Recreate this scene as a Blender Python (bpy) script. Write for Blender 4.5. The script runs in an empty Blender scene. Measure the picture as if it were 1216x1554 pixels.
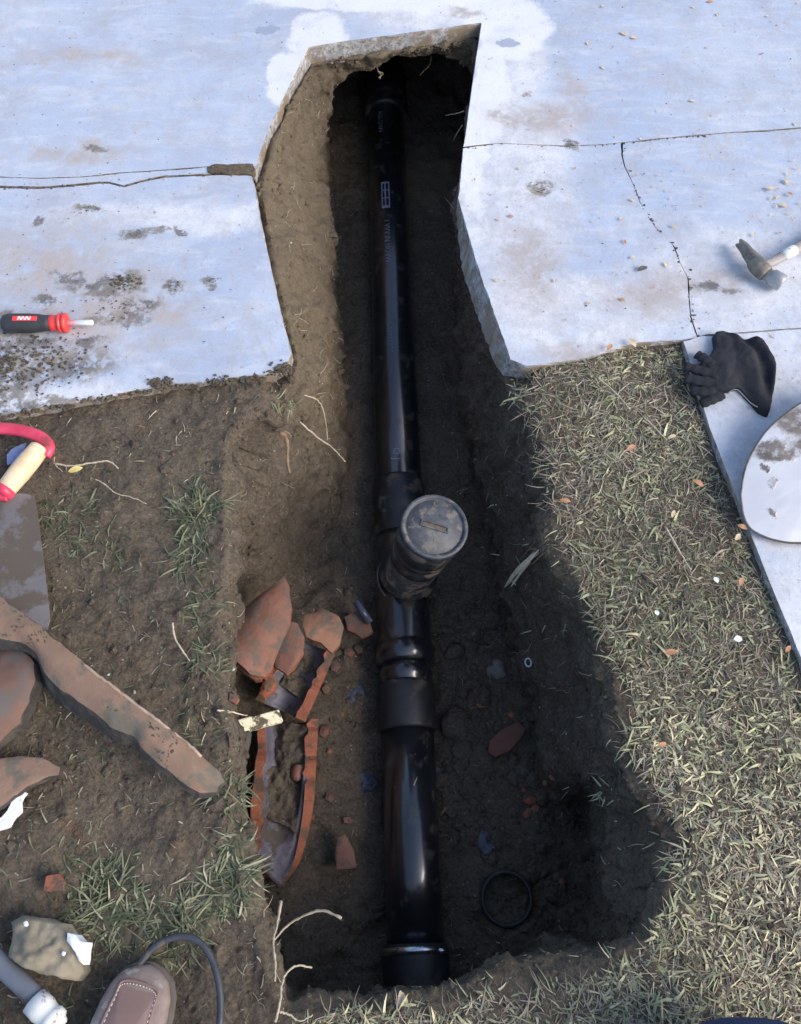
import bpy, bmesh, math, random
import numpy as np
from mathutils import Vector, Matrix
from mathutils.bvhtree import BVHTree
from mathutils.geometry import interpolate_bezier
R = math.radians
random.seed(7); rng = np.random.default_rng(7)
scn = bpy.context.scene
C = scn.collection

# ------------------------------------------------------------------ camera
CAM_H, TILT, FPX, PW, PH = 1.5, R(26.7), 1346.0, 1216.0, 1554.0
cd = bpy.data.cameras.new('camera'); cam = bpy.data.objects.new('camera', cd); C.objects.link(cam)
cam.location = (0, 0, CAM_H); cam.rotation_euler = (TILT, 0, 0)
cd.sensor_fit = 'VERTICAL'; cd.sensor_height = 36.0; cd.lens = FPX/PH*36.0
cd.clip_start = 0.02; cd.clip_end = 200
scn.camera = cam
# ------------------------------------------------------------------ light
SUN_DIR = Vector((0.80, -0.36, 0.62)).normalized()       # from the ground towards the sun
elev = math.asin(SUN_DIR.z); azim = math.atan2(SUN_DIR.x, SUN_DIR.y)
w = bpy.data.worlds.new('World'); scn.world = w; w.use_nodes = True
nt = w.node_tree; bg = nt.nodes['Background']
sky = nt.nodes.new('ShaderNodeTexSky'); sky.sky_type = 'NISHITA'; sky.sun_disc = False
sky.sun_elevation = elev; sky.sun_rotation = azim; sky.air_density = 1.0; sky.dust_density = 2.0; sky.ozone_density = 1.0
nt.links.new(sky.outputs[0], bg.inputs[0]); bg.inputs[1].default_value = 0.15
sl = bpy.data.lights.new('sun', 'SUN'); so = bpy.data.objects.new('sun', sl); C.objects.link(so)
sl.energy = 1.5; sl.angle = R(34.0); sl.color = (1.0, 0.95, 0.87)
so.rotation_euler = SUN_DIR.to_track_quat('Z', 'Y').to_euler()
scn.view_settings.view_transform = 'Standard'; scn.view_settings.look = 'None'
scn.view_settings.exposure = 0.86; scn.view_settings.gamma = 1.0; scn.view_settings.use_curve_mapping = False

# ------------------------------------------------------------------ helpers
CT, ST = math.cos(TILT), math.sin(TILT)
def P(px, py, z=0.0):
    """point of the place seen at photograph pixel (px,py) on the level z"""
    vf = (PH/2-py)/FPX; uf = (px-PW/2)/FPX
    d = (CAM_H-z)/(CT-vf*ST)
    return Vector((uf*d, d*(vf*CT+ST), z))

def _hash(ix, iy, iz, seed):
    h = (ix*374761393 + iy*668265263 + iz*2147483647 + seed*1274126177) & 0xffffffff
    h = ((h ^ (h >> 13))*1103515245) & 0xffffffff
    h = ((h ^ (h >> 16))*2246822519) & 0xffffffff
    return ((h ^ (h >> 15)) & 0xffffff)/float(0xffffff)*2-1
def vnoise(X, Y, Z, seed=0):
    X = np.asarray(X, float); Y = np.asarray(Y, float); Z = np.asarray(Z, float)+0*X
    ix, iy, iz = np.floor(X).astype(np.int64), np.floor(Y).astype(np.int64), np.floor(Z).astype(np.int64)
    fx, fy, fz = X-ix, Y-iy, Z-iz
    fx, fy, fz = [f*f*(3-2*f) for f in (fx, fy, fz)]
    o = 0
    for a in (0, 1):
        for b in (0, 1):
            for c in (0, 1):
                o = o + _hash(ix+a, iy+b, iz+c, seed)*(fx if a else 1-fx)*(fy if b else 1-fy)*(fz if c else 1-fz)
    return o
def fbm(X, Y, Z, sc, octv=4, seed=0, gain=.55):
    o = 0; a = 1.0; n = 0
    for k in range(octv):
        o = o + a*vnoise(X*sc, Y*sc, Z*sc, seed+k*17); n += a; a *= gain; sc *= 2.07
    return o/n

def tag(o, label=None, cat=None, group=None, kind=None):
    if label: o['label'] = label
    if cat: o['category'] = cat
    if group: o['group'] = group
    if kind: o['kind'] = kind
    return o
def thing(name, loc, label, cat, group=None):
    o = bpy.data.objects.new(name, None); C.objects.link(o); o.location = loc; o.empty_display_size = .03
    return tag(o, label, cat, group)
class MB:
    """collects world-space verts and faces, then links them as ONE mesh object"""
    def __init__(s): s.v = []; s.f = []; s.m = []; s.sm = []
    def add(s, v, f, mi=0, smooth=True):
        n = len(s.v); s.v += [tuple(p) for p in v]; s.f += [tuple(i+n for i in q) for q in f]
        s.m += [mi]*len(f); s.sm += [smooth]*len(f); return s
    def build(s, name, mats, parent=None, origin=None):
        V = np.array(s.v, float)
        if origin is None:
            origin = Vector(parent.location) if parent else Vector((float(V[:, 0].mean()), float(V[:, 1].mean()), float(V[:, 2].min())))
        V = V-np.array(origin)
        me = bpy.data.meshes.new(name); me.from_pydata(V.tolist(), [], s.f)
        if not isinstance(mats, (list, tuple)): mats = [mats]
        for m in mats: me.materials.append(m)
        me.polygons.foreach_set('material_index', s.m); me.polygons.foreach_set('use_smooth', s.sm)
        me.update()
        o = bpy.data.objects.new(name, me); C.objects.link(o)
        if parent:
            o.parent = parent
            o.location = Vector(origin)-Vector(parent.location)
        else: o.location = origin
        return o
def spline(pts, n):
    """Catmull-Rom through pts (lists of equal length), n samples per span"""
    p = [np.array(q, float) for q in pts]; p = [2*p[0]-p[1]]+p+[2*p[-1]-p[-2]]
    o = []
    for i in range(1, len(p)-2):
        for k in range(n):
            t = k/n
            o.append(.5*((2*p[i])+(-p[i-1]+p[i+1])*t+(2*p[i-1]-5*p[i]+4*p[i+1]-p[i+2])*t*t+(-p[i-1]+3*p[i]-3*p[i+1]+p[i+2])*t**3))
    o.append(p[-2]); return o
def tube(mb, pts, rad, seg=10, mi=0, cap=True, flat=1.0, up=None, smooth=True):
    """tube along pts with a radius per point"""
    pts = [Vector(p) for p in pts]; n = len(pts)
    if not hasattr(rad, '__len__'): rad = [rad]*n
    vs = []; fs = []
    ref = Vector(up) if up else Vector((0, 0, 1))
    for i in range(n):
        t = (pts[min(i+1, n-1)]-pts[max(i-1, 0)]).normalized()
        a = t.cross(ref)
        if a.length < 1e-3: a = t.cross(Vector((0, 1, 0)))
        a.normalize(); b = a.cross(t)
        for k in range(seg):
            th = 2*math.pi*k/seg
            vs.append(pts[i]+a*math.cos(th)*rad[i]+b*math.sin(th)*rad[i]*flat)
    for i in range(n-1):
        for k in range(seg):
            k2 = (k+1) % seg
            fs.append((i*seg+k, i*seg+k2, (i+1)*seg+k2, (i+1)*seg+k))
    if cap:
        fs.append(tuple(range(seg))[::-1]); fs.append(tuple((n-1)*seg+k for k in range(seg)))
    mb.add(vs, fs, mi, smooth); return mb
def lathe(mb, A, B, prof, seg=40, mi=0, cap=True, smooth=True):
    """profile [(metres from A towards B, radius)]"""
    A = Vector(A); d = (Vector(B)-A).normalized(); a = d.cross(Vector((0, 0, 1)))
    if a.length < 1e-2: a = d.cross(Vector((0, 1, 0)))
    a.normalize(); b = a.cross(d); vs = []; fs = []; n = len(prof)
    for s, r in prof:
        for k in range(seg):
            th = 2*math.pi*k/seg; vs.append(A+d*s+a*math.cos(th)*r+b*math.sin(th)*r)
    for i in range(n-1):
        for k in range(seg):
            k2 = (k+1) % seg; fs.append((i*seg+k, i*seg+k2, (i+1)*seg+k2, (i+1)*seg+k))
    if cap: fs.append(tuple(range(seg))[::-1]); fs.append(tuple((n-1)*seg+k for k in range(seg)))
    mb.add(vs, fs, mi, smooth); return mb
def resample(poly, step, closed=True, jag=0.0, seed=0):
    o = []; n = len(poly); rr = random.Random(seed)
    for i in range(n if closed else n-1):
        a = Vector(poly[i]); b = Vector(poly[(i+1) % n]); L = (b-a).length; k = max(1, int(L/step))
        for j in range(k): o.append(a.lerp(b, j/k))
    if not closed: o.append(Vector(poly[-1]))
    if jag:
        q = []
        for i, p in enumerate(o):
            nx = float(fbm(np.array([p.x]), np.array([p.y]), np.array([seed*3.1]), .35/step, 3, seed)[0])
            ny = float(fbm(np.array([p.x+9]), np.array([p.y]), np.array([seed*3.1]), .35/step, 3, seed+5)[0])
            q.append(Vector((p.x+nx*jag, p.y+ny*jag, p.z)))
        o = q
    return o
def plate(mb, outline, thick, zf=None, rings=7, step=.008, jag=.002, seed=0, rough=.001, mi_top=0, mi_side=0, mi_bot=0, edge=0.0, centre=None):
    """solid curved plate over a star-shaped world outline; zf(x,y) lifts its surface"""
    o = resample([Vector(p) for p in outline], step, True, jag, seed); n = len(o); osm = resample([Vector(p) for p in outline], step, True)
    osm = [sum((osm[(i+k) % n] for k in range(-3, 4)), Vector())/7 for i in range(n)]
    c = Vector(centre) if centre else sum(o, Vector())/n
    V = []
    for r in range(rings+1):
        t = (r/rings)**.8
        e_ = 1.0 if r == rings else 0.0
        for p, ps in zip(o, osm): V.append(c.lerp(ps.lerp(p, e_), t))
    V = np.array([tuple(v) for v in V])
    if zf: V[:, 2] += zf(V[:, 0], V[:, 1])
    V[:, 2] += rough*fbm(V[:, 0], V[:, 1], V[:, 2], 38, 3, seed)*2
    if edge:
        V[rings*n:, 2] -= edge; V[(rings-1)*n:rings*n, 2] -= edge*.15
    bot = V.copy(); bot[:, 2] -= thick*(1+.25*fbm(V[:, 0], V[:, 1], V[:, 2], 40, 3, seed+2))
    N = len(V)
    ft = [(r*n+k, r*n+(k+1) % n, (r+1)*n+(k+1) % n, (r+1)*n+k) for r in range(rings) for k in range(n)]
    # orientation
    def area(pts): return sum(pts[i].x*pts[(i+1) % n].y-pts[(i+1) % n].x*pts[i].y for i in range(n))
    ccw = area(o) > 0
    top = [f[::-1] if ccw else f for f in ft]
    mb.add(V, top, mi_top)
    mb.add(bot, [f[::-1] for f in top], mi_bot)
    s = rings*n; base = np.vstack([V[s:], bot[s:]])
    sf = [(k, (k+1) % n, n+(k+1) % n, n+k) for k in range(n)]
    mb.add(base, [f[::-1] for f in sf] if ccw else sf, mi_side, False)
    return mb
def rock_mesh(mb, c, r, seed, flat=.6, sub=1, rough=.35, mi=0, smooth=False):
    bm = bmesh.new(); bmesh.ops.create_icosphere(bm, subdivisions=sub, radius=1)
    rr = random.Random(seed); rot = Matrix.Rotation(rr.random()*6.28, 3, 'Z')
    sc = (1+rr.uniform(-.3, .3), 1+rr.uniform(-.3, .3), flat)
    vs = []
    for v in bm.verts:
        p = rot @ Vector((v.co.x*sc[0], v.co.y*sc[1], v.co.z*sc[2])); k = 1+rr.uniform(-rough, rough)*.6
        if sub > 1:
            k = 1+rough*float(fbm(np.array([p.x+seed]), np.array([p.y]), np.array([p.z]), 1.6, 3, seed)[0])
        vs.append(Vector(c)+p*r*k)
    bm.verts.index_update(); fs = [tuple(v.index for v in f.verts) for f in bm.faces]; bm.free()
    mb.add(vs, fs, mi, smooth)
# ------------------------------------------------------------------ materials
class NB:
    def __init__(s, name):
        s.m = bpy.data.materials.new(name); s.m.use_nodes = True; s.t = s.m.node_tree; s.N = s.t.nodes; s.L = s.t.links
        s.b = s.N['Principled BSDF']; s.pos = s.N.new('ShaderNodeNewGeometry').outputs['Position']
    def noise(s, scale, detail=5, rough=.6, dist=0.0, vec=None):
        n = s.N.new('ShaderNodeTexNoise'); n.inputs['Scale'].default_value = scale; n.inputs['Detail'].default_value = detail
        n.inputs['Roughness'].default_value = rough; n.inputs['Distortion'].default_value = dist
        s.L.new(vec or s.pos, n.inputs['Vector']); return n.outputs['Fac']
    def ramp(s, fac, stops, interp='LINEAR'):
        r = s.N.new('ShaderNodeValToRGB'); r.color_ramp.interpolation = interp; e = r.color_ramp.elements
        while len(e) < len(stops): e.new(.5)
        for i, (p, c) in enumerate(stops):
            e[i].position = p; e[i].color = (c[0], c[1], c[2], 1) if hasattr(c, '__len__') else (c, c, c, 1)
        s.L.new(fac, r.inputs[0]); return r.outputs[0]
    def mix(s, fac, a, b, mode='MIX'):
        n = s.N.new('ShaderNodeMix'); n.data_type = 'RGBA'; n.blend_type = mode
        for sock, v in ((n.inputs[0], fac), (n.inputs[6], a), (n.inputs[7], b)):
            if hasattr(v, 'node') or isinstance(v, bpy.types.NodeSocket): s.L.new(v, sock)
            elif hasattr(v, '__len__'): sock.default_value = (v[0], v[1], v[2], 1)
            else: sock.default_value = v
        return n.outputs[2]
    def math(s, op, a, b=0.0, clamp=False):
        n = s.N.new('ShaderNodeMath'); n.operation = op; n.use_clamp = clamp
        for i, v in enumerate((a, b)):
            if isinstance(v, bpy.types.NodeSocket): s.L.new(v, n.inputs[i])
            else: n.inputs[i].default_value = v
        return n.outputs[0]
    def bump(s, h, strength=.5, dist=.01, prev=None):
        n = s.N.new('ShaderNodeBump'); n.inputs['Strength'].default_value = strength; n.inputs['Distance'].default_value = dist
        s.L.new(h, n.inputs['Height'])
        if prev: s.L.new(prev, n.inputs['Normal'])
        return n.outputs[0]
    def out(s, col=None, rough=None, normal=None, metal=None, spec=None):
        for k, v in (('Base Color', col), ('Roughness', rough), ('Metallic', metal), ('Specular IOR Level', spec)):
            if v is None: continue
            if isinstance(v, bpy.types.NodeSocket): s.L.new(v, s.b.inputs[k])
            elif hasattr(v, '__len__'): s.b.inputs[k].default_value = (v[0], v[1], v[2], 1)
            else: s.b.inputs[k].default_value = v
        if normal is not None: s.L.new(normal, s.b.inputs['Normal'])
        return s.m
def simple(name, a, b, scale=30, rough=.7, bump=.3, bd=.002, metal=0.0, dirt=None, dirt_amt=.5, dirt_scale=12, spec=.5):
    n = NB(name); f = n.noise(scale, 6); col = n.ramp(f, [(.3, a), (.7, b)])
    rg = rough
    if dirt:
        d = n.noise(dirt_scale, 7, .65); lo = .70-.36*dirt_amt
        mk = n.ramp(d, [(lo, 0.0), (lo+.07, 1.0)]); col = n.mix(mk, col, dirt)
        rg = n.math('ADD', n.math('MULTIPLY', mk, .9-rough), rough, True)
    return n.out(col, rg, n.bump(n.noise(scale*4, 6, .7), bump, bd), metal, spec)

def mat_soil():
    n = NB('soil')
    big = n.noise(3.2, 6, .6); mid = n.noise(22, 7, .65); fine = n.noise(150, 6, .7)
    c1 = n.ramp(big, [(.35, (.060, .049, .041)), (.52, (.100, .083, .067)), (.68, (.150, .125, .098))])
    c2 = n.ramp(mid, [(.32, (.038, .029, .023)), (.5, (.092, .073, .056)), (.70, (.165, .135, .105))])
    col = n.mix(.5, c1, c2); col = n.mix(.16, col, (.03, .022, .018))
    col = n.mix(n.ramp(fine, [(.40, 0.0), (.70, .75)]), col, (.20, .165, .130)); col = n.mix(n.ramp(n.noise(95, 6, .75), [(.34, .40), (.46, 0.0)]), col, (.036, .029, .023))
    red = n.noise(9, 5, .6, 1.0); col = n.mix(n.ramp(red, [(.60, 0.0), (.72, .35)]), col, (.16, .075, .045))
    dry = blobs(n, [(430, 230, (.16, .45)), (455, 430, (.14, .35)), (600, 60, (.3, .14))], .05, 9, .6); col = n.mix(n.math('MULTIPLY', dry, .35), col, (.20, .155, .10))  # paler, yellower patches along the upper-left wall and the trench head
    col = n.mix(1.0, col, (.94, .92, .86), 'MULTIPLY')
    v = n.N.new('ShaderNodeTexVoronoi'); v.inputs['Scale'].default_value = 75; n.L.new(n.pos, v.inputs['Vector'])
    sp = n.ramp(v.outputs['Distance'], [(.10, 1.0), (.16, 0.0)])
    spk = n.math('MULTIPLY', sp, n.ramp(n.noise(40, 2), [(.56, 0.0), (.62, 1.0)]))
    col = n.mix(spk, col, (.33, .30, .26))
    b1 = n.bump(mid, .8, .010); b2 = n.bump(fine, .9, .004, b1)
    b3 = n.bump(n.noise(520, 4, .7), .6, .0012, b2)
    return n.out(col, .93, b3, spec=.25)
def blobs(n, pts, warp=.05, wscale=9.0, soft=.6):
    """mask of blotches at world places, outlines broken up by noise"""
    wn = n.N.new('ShaderNodeTexNoise'); wn.inputs['Scale'].default_value = wscale; wn.inputs['Detail'].default_value = 7; wn.inputs['Roughness'].default_value = .7
    n.L.new(n.pos, wn.inputs['Vector'])
    vm = n.N.new('ShaderNodeVectorMath'); vm.operation = 'MULTIPLY_ADD'
    n.L.new(wn.outputs['Color'], vm.inputs[0]); vm.inputs[1].default_value = (warp*2,)*3; n.L.new(n.pos, vm.inputs[2])
    acc = None
    for (px, py, r) in pts:
        rx, ry = r if hasattr(r, '__len__') else (r, r)
        p = P(px, py)
        sb = n.N.new('ShaderNodeVectorMath'); sb.operation = 'SUBTRACT'; n.L.new(vm.outputs[0], sb.inputs[0]); sb.inputs[1].default_value = (p.x+warp, p.y+warp, warp)
        ml = n.N.new('ShaderNodeVectorMath'); ml.operation = 'MULTIPLY'; n.L.new(sb.outputs[0], ml.inputs[0]); ml.inputs[1].default_value = (1/rx, 1/ry, 0)
        ln = n.N.new('ShaderNodeVectorMath'); ln.operation = 'LENGTH'; n.L.new(ml.outputs[0], ln.inputs[0])
        mr = n.N.new('ShaderNodeMapRange'); mr.interpolation_type = 'SMOOTHSTEP'
        mr.inputs['From Min'].default_value = 1.0; mr.inputs['From Max'].default_value = 1-soft; n.L.new(ln.outputs['Value'], mr.inputs['Value'])
        acc = mr.outputs[0] if acc is None else n.math('MAXIMUM', acc, mr.outputs[0])
    return acc
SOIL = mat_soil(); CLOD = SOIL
def mat_concrete():
    n = NB('painted_concrete')
    big = n.noise(1.6, 5, .55, .4); mid = n.noise(7, 7, .65, .6); fine = n.noise(90, 6, .75)
    col = n.ramp(big, [(.35, (.345, .418, .55)), (.55, (.395, .46, .58)), (.7, (.46, .51, .60))])
    # right part: chalky whiter worn paint
    px = n.N.new('ShaderNodeSeparateXYZ'); n.L.new(n.pos, px.inputs[0])
    wr = blobs(n, [(640, 10, (.26, .16)), (770, 80, (.12, .3)), (760, 250, (.22, .5)), (900, 480, (.45, .16)), (1120, 420, (.28, .2)), (1150, 640, (.42, .4)), (1190, 900, (.3, .5)), (330, 330, (.5, .06)), (60, 590, (.3, .05))], .10, 4.0, .55)
    wn_ = n.ramp(mid, [(.36, 0.0), (.60, 1.0)])
    col = n.mix(n.math('MULTIPLY', wr, n.math('ADD', n.math('MULTIPLY', wn_, .6), .4)), col, (.68, .68, .70))
    col = n.mix(n.ramp(n.noise(3.3, 7, .7, 1.2), [(.52, 0.0), (.68, .55)]), col, (.54, .565, .63))
    st = n.N.new('ShaderNodeVectorMath'); st.operation = 'MULTIPLY'; n.L.new(n.pos, st.inputs[0]); st.inputs[1].default_value = (3.0, 11.0, 3.0)
    col = n.mix(n.ramp(n.noise(2.2, 8, .75, .8, st.outputs[0]), [(.48, 0.0), (.66, .55)]), col, (.60, .615, .65))
    col = n.mix(n.ramp(n.noise(5.5, 9, .8, .3), [(.47, 0.0), (.66, .65)]), col, (.335, .33, .37))
    col = n.mix(n.ramp(n.noise(17, 9, .85), [(.48, 0.0), (.64, .5)]), col, (.42, .385, .385))
    pores = n.ramp(n.noise(210, 4, .8), [(.34, .7), (.42, 0.0)]); col = n.mix(pores, col, (.33, .34, .40))
    splash = blobs(n, [(560, -10, (.36, .085)), (690, 0, (.22, .07)), (770, 40, (.115, .15)), (745, 130, (.05, .22)), (720, 220, (.045, .25)), (480, 60, (.09, .12)), (430, 120, (.06, .12))], .09, 3.5, .22)
    col = n.mix(n.math('MULTIPLY', splash, n.ramp(n.noise(10, 7, .75), [(.34, .35), (.5, .85)])), col, (.70, .70, .71))
    # tan / grey grime
    tan = blobs(n, [(60, 400, (.34, .20)), (170, 470, (.26, .16)), (60, 490, (.30, .14)), (120, 90, (.25, .06)), (130, 230, (.2, .05)), (250, 480, (.14, .12)), (830, 180, (.2, .1)), (790, 190, (.10, .05)), (1000, 440, (.2, .1)), (800, 400, (.12, .25)), (770, 175, (.09, .03)), (865, 130, (.06, .10)), (1090, 430, (.1, .06)), (930, 540, (.3, .05)), (700, 20, (.10, .03))], .12, 5.0, .9)
    col = n.mix(n.math('MULTIPLY', tan, n.ramp(n.noise(13, 8, .75, .5), [(.38, .12), (.54, .95)])), col, (.395, .35, .335))
    mud = blobs(n, [(190, 425, (.06, .05)), (150, 440, (.10, .03)), (90, 555, (.16, .05)), (-20, 560, (.16, .16)), (20, 520, (.10, .03)), (220, 460, (.05, .03)), (265, 433, .025), (323, 424, .02), (105, 420, (.05, .03)), (180, 480, (.08, .02)), (-10, 490, (.07, .03)), (205, 355, (.05, .02)),
                    (60, 330, .02), (240, 350, (.03, .015)), (270, 352, (.02, .01)), (60, 460, (.03, .02)), (130, 520, (.06, .02)),
                    (130, 318, (.05, .015)), (150, 222, (.035, .015)), (240, 580, (.04, .012)), (820, 285, (.035, .03)), (800, 140, .015), (865, 222, .02), (1090, 440, (.08, .02)), (60, 610, (.25, .02))], .055, 13.0, .45)
    mm = n.math('MULTIPLY', mud, n.ramp(n.noise(34, 7, .75), [(.40, 0.0), (.50, 1.0)]))
    col = n.mix(n.math('MULTIPLY', mm, .93), col, n.ramp(n.noise(14, 4), [(.35, (.10, .095, .095)), (.65, (.27, .235, .19))]))
    wet = blobs(n, [(405, 46, (.036, .020)), (770, 64, (.034, .018))], .035, 16.0, .2)
    col = n.mix(n.math('MULTIPLY', wet, .8), col, (.26, .30, .40))
    # speckle
    sp = n.ramp(n.noise(60, 3, .6), [(.66, 0.0), (.70, .8)]); col = n.mix(n.math('MULTIPLY', sp, n.ramp(n.noise(4, 3), [(.42, .1), (.58, 1.0)])), col, (.27, .235, .22)); sp3 = n.ramp(n.noise(22, 7, .8), [(.60, 0.0), (.70, .55)]); col = n.mix(sp3, col, (.42, .40, .44))
    sp2 = n.ramp(n.noise(170, 2, .5), [(.70, 0.0), (.76, .6)]); col = n.mix(sp2, col, (.33, .31, .33))
    col = n.mix(n.ramp(fine, [(.35, .12), (.6, 0.0)]), col, (.42, .45, .55))
    # broken sides and underside show bare aggregate
    nz = n.N.new('ShaderNodeSeparateXYZ'); g = n.N.new('ShaderNodeNewGeometry'); n.L.new(g.outputs['True Normal'], nz.inputs[0])
    side = n.ramp(nz.outputs['Z'], [(.3, 1.0), (.75, 0.0)])
    agg = n.ramp(n.noise(85, 7, .8), [(.36, (.09, .085, .085)), (.5, (.27, .26, .26)), (.66, (.50, .48, .47))])
    mudside = n.ramp(n.noise(12, 6, .7), [(.46, 0.0), (.56, 1.0)])
    agg = n.mix(mudside, agg, (.20, .155, .11))
    col = n.mix(side, col, agg)
    bb = n.bump(mid, .25, .006); bb = n.bump(fine, .35, .0025, bb); bb = n.bump(n.noise(30, 6, .7), .35, .004, bb)
    return n.out(col, .86, bb, spec=.3)
CONC = mat_concrete()
def mat_blade(name, stops, var_scale=2.5):
    n = NB(name); at = n.N.new('ShaderNodeAttribute'); at.attribute_name = 'rnd'; at.attribute_type = 'GEOMETRY'
    f = n.math('ADD', n.math('MULTIPLY', at.outputs['Fac'], .75), n.math('MULTIPLY', n.math('SUBTRACT', n.noise(var_scale, 3), .5), .9), True)
    col = n.ramp(f, stops)
    m = n.out(col, .6, spec=.3)
    return m
GRASS = mat_blade('lawn_grass', [(.0, (.125, .135, .08)), (.22, (.25, .265, .145)), (.45, (.38, .385, .22)), (.7, (.55, .50, .31)), (1.0, (.74, .65, .45))])
TUFT = mat_blade('tuft_grass', [(.0, (.052, .064, .036)), (.4, (.112, .130, .072)), (.7, (.21, .215, .13)), (1.0, (.46, .42, .31))])
THATCH = mat_blade('thatch', [(.0, (.12, .095, .07)), (.5, (.30, .25, .19)), (1.0, (.52, .45, .35))])
ABS = simple('black_abs', (.008, .009, .012), (.014, .015, .019), 20, .30, .10, .0006, dirt=(.040, .034, .030), dirt_amt=.40, dirt_scale=26, spec=.5)
ABS.node_tree.nodes['Principled BSDF'].inputs['Coat Weight'].default_value = 1.0; ABS.node_tree.nodes['Principled BSDF'].inputs['Coat Roughness'].default_value = .17; ABS.node_tree.nodes['Principled BSDF'].inputs['Coat IOR'].default_value = 1.65
ABSD = simple('dusty_abs', (.013, .014, .018), (.026, .027, .032), 30, .42, .15, .001, dirt=(.085, .068, .052), dirt_amt=.50, dirt_scale=22)
RUBBER = simple('rubber', (.014, .014, .016), (.026, .026, .029), 40, .5, .2, .001, dirt=(.07, .055, .042), dirt_amt=.36, dirt_scale=16)
CAPM = simple('grey_cap_plastic', (.034, .038, .047), (.072, .078, .090), 60, .55, .5, .001, dirt=(.135, .125, .115), dirt_amt=.50, dirt_scale=55)
STEEL = simple('bright_steel', (.45, .47, .5), (.7, .72, .76), 60, .25, .1, .0005, metal=1.0, dirt=(.10, .08, .06), dirt_amt=.4, dirt_scale=40)
TERRA = simple('terracotta_muddy', (.145, .064, .042), (.235, .108, .074), 12, .70, .9, .003, dirt=(.125, .092, .072), dirt_amt=.56, dirt_scale=34)
TERRAE = simple('terracotta_fracture', (.24, .075, .040), (.36, .125, .068), 40, .85, .9, .003, dirt=(.13, .08, .055), dirt_amt=.52, dirt_scale=26)
TERRAD = simple('clay_brown_muddy', (.155, .10, .068), (.27, .165, .115), 5, .75, .8, .004, dirt=(.14, .118, .09), dirt_amt=.50, dirt_scale=14)
GLAZE = simple('salt_glaze', (.085, .078, .10), (.15, .135, .165), 14, .5, .6, .003, dirt=(.085, .066, .052), dirt_amt=.55, dirt_scale=26)
GREYE = simple('grey_broken_edge', (.030, .028, .028), (.070, .062, .058), 40, .85, .9, .003, dirt=(.09, .075, .06), dirt_amt=.5, dirt_scale=30)
WOODM = simple('pale_wood', (.62, .45, .27), (.80, .62, .41), 40, .55, .2, .001, dirt=(.45, .30, .17), dirt_amt=.22, dirt_scale=30)
STICKM = simple('pale_stick', (.60, .54, .36), (.80, .74, .55), 50, .8, .5, .001, dirt=(.10, .08, .05), dirt_amt=.52, dirt_scale=45)
REDM = simple('red_paint', (.50, .03, .07), (.68, .07, .13), 30, .4, .1, .001, dirt=(.30, .05, .06), dirt_amt=.3)
REDP = simple('red_plastic', (.72, .045, .045), (.80, .07, .06), 30, .38, .05, .0005)
BLACKP = simple('black_grip', (.022, .024, .028), (.04, .042, .048), 50, .55, .2, .0006)
WHITEP = simple('white_plastic', (.78, .79, .80), (.86, .87, .88), 30, .5, .1, .001)
PVCW = simple('dirty_white_fitting', (.60, .60, .58), (.76, .76, .74), 40, .6, .3, .001, dirt=(.22, .19, .16), dirt_amt=.30, dirt_scale=60)
CONDUIT = simple('grey_conduit', (.10, .115, .15), (.15, .165, .20), 20, .5, .2, .001, dirt=(.10, .085, .07), dirt_amt=.4, dirt_scale=12)
CABLE = simple('black_cable', (.03, .035, .045), (.055, .06, .07), 50, .5, .1, .0005, dirt=(.10, .085, .07), dirt_amt=.3, dirt_scale=30)
ROCKM = simple('brown_rock', (.19, .165, .12), (.30, .262, .195), 12, .9, .9, .004, dirt=(.10, .08, .06), dirt_amt=.35, dirt_scale=9)
PLASTER = simple('white_plaster', (.70, .72, .76), (.86, .87, .90), 40, .85, .5, .002, dirt=(.30, .27, .24), dirt_amt=.2, dirt_scale=40)
BLADEM = simple('muddy_grey_steel', (.125, .115, .12), (.19, .175, .18), 7, .7, .4, .001, metal=.1, dirt=(.105, .086, .070), dirt_amt=.68, dirt_scale=12)
SHOVM = simple('worn_shovel_steel', (.58, .57, .58), (.78, .77, .77), 6, .42, .15, .001, metal=.35, dirt=(.27, .23, .20), dirt_amt=.42, dirt_scale=7)
HAMM = simple('hammer_steel', (.13, .115, .10), (.26, .24, .215), 40, .45, .5, .001, metal=.5, dirt=(.30, .25, .20), dirt_amt=.5, dirt_scale=40)
HANDM = simple('hammer_handle', (.26, .225, .21), (.40, .36, .34), 40, .6, .3, .001, dirt=(.27, .21, .17), dirt_amt=.45, dirt_scale=30)
ROOTM = simple('pale_root', (.33, .27, .19), (.55, .47, .35), 120, .85, .5, .001)
ROOTD = simple('brown_root', (.17, .10, .06), (.30, .19, .12), 90, .9, .6, .002)
LEAFM = simple('tan_leaf', (.50, .37, .22), (.68, .56, .40), 60, .7, .3, .001)
LEAFR = simple('rusty_leaf', (.38, .16, .08), (.55, .30, .17), 60, .7, .3, .001)
LEAFY = simple('yellow_leaf', (.62, .48, .14), (.72, .60, .24), 60, .7, .3, .001)
PALEB = simple('pale_scrap', (.72, .74, .74), (.82, .83, .83), 60, .6, .3, .001)
BLUEP = simple('blue_plastic', (.16, .22, .42), (.28, .34, .55), 60, .35, .3, .002)
FOIL = simple('wet_dark_film', (.02, .023, .03), (.20, .23, .30), 55, .12, 1.0, .01, spec=.8)
def fabric(name, a, b, scale=900):
    n = NB(name); f = n.noise(14, 5); col = n.ramp(f, [(.3, a), (.7, b)])
    wv = n.noise(scale, 2, .5); return n.out(col, .9, n.bump(n.noise(60, 5), .35, .004, n.bump(wv, .5, .0008)), spec=.2)
SPLM = simple('cream_splinter', (.62, .50, .33), (.90, .82, .62), 90, .8, .5, .001)
GLOVEM = fabric('black_knit', (.020, .021, .026), (.040, .041, .048))
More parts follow.
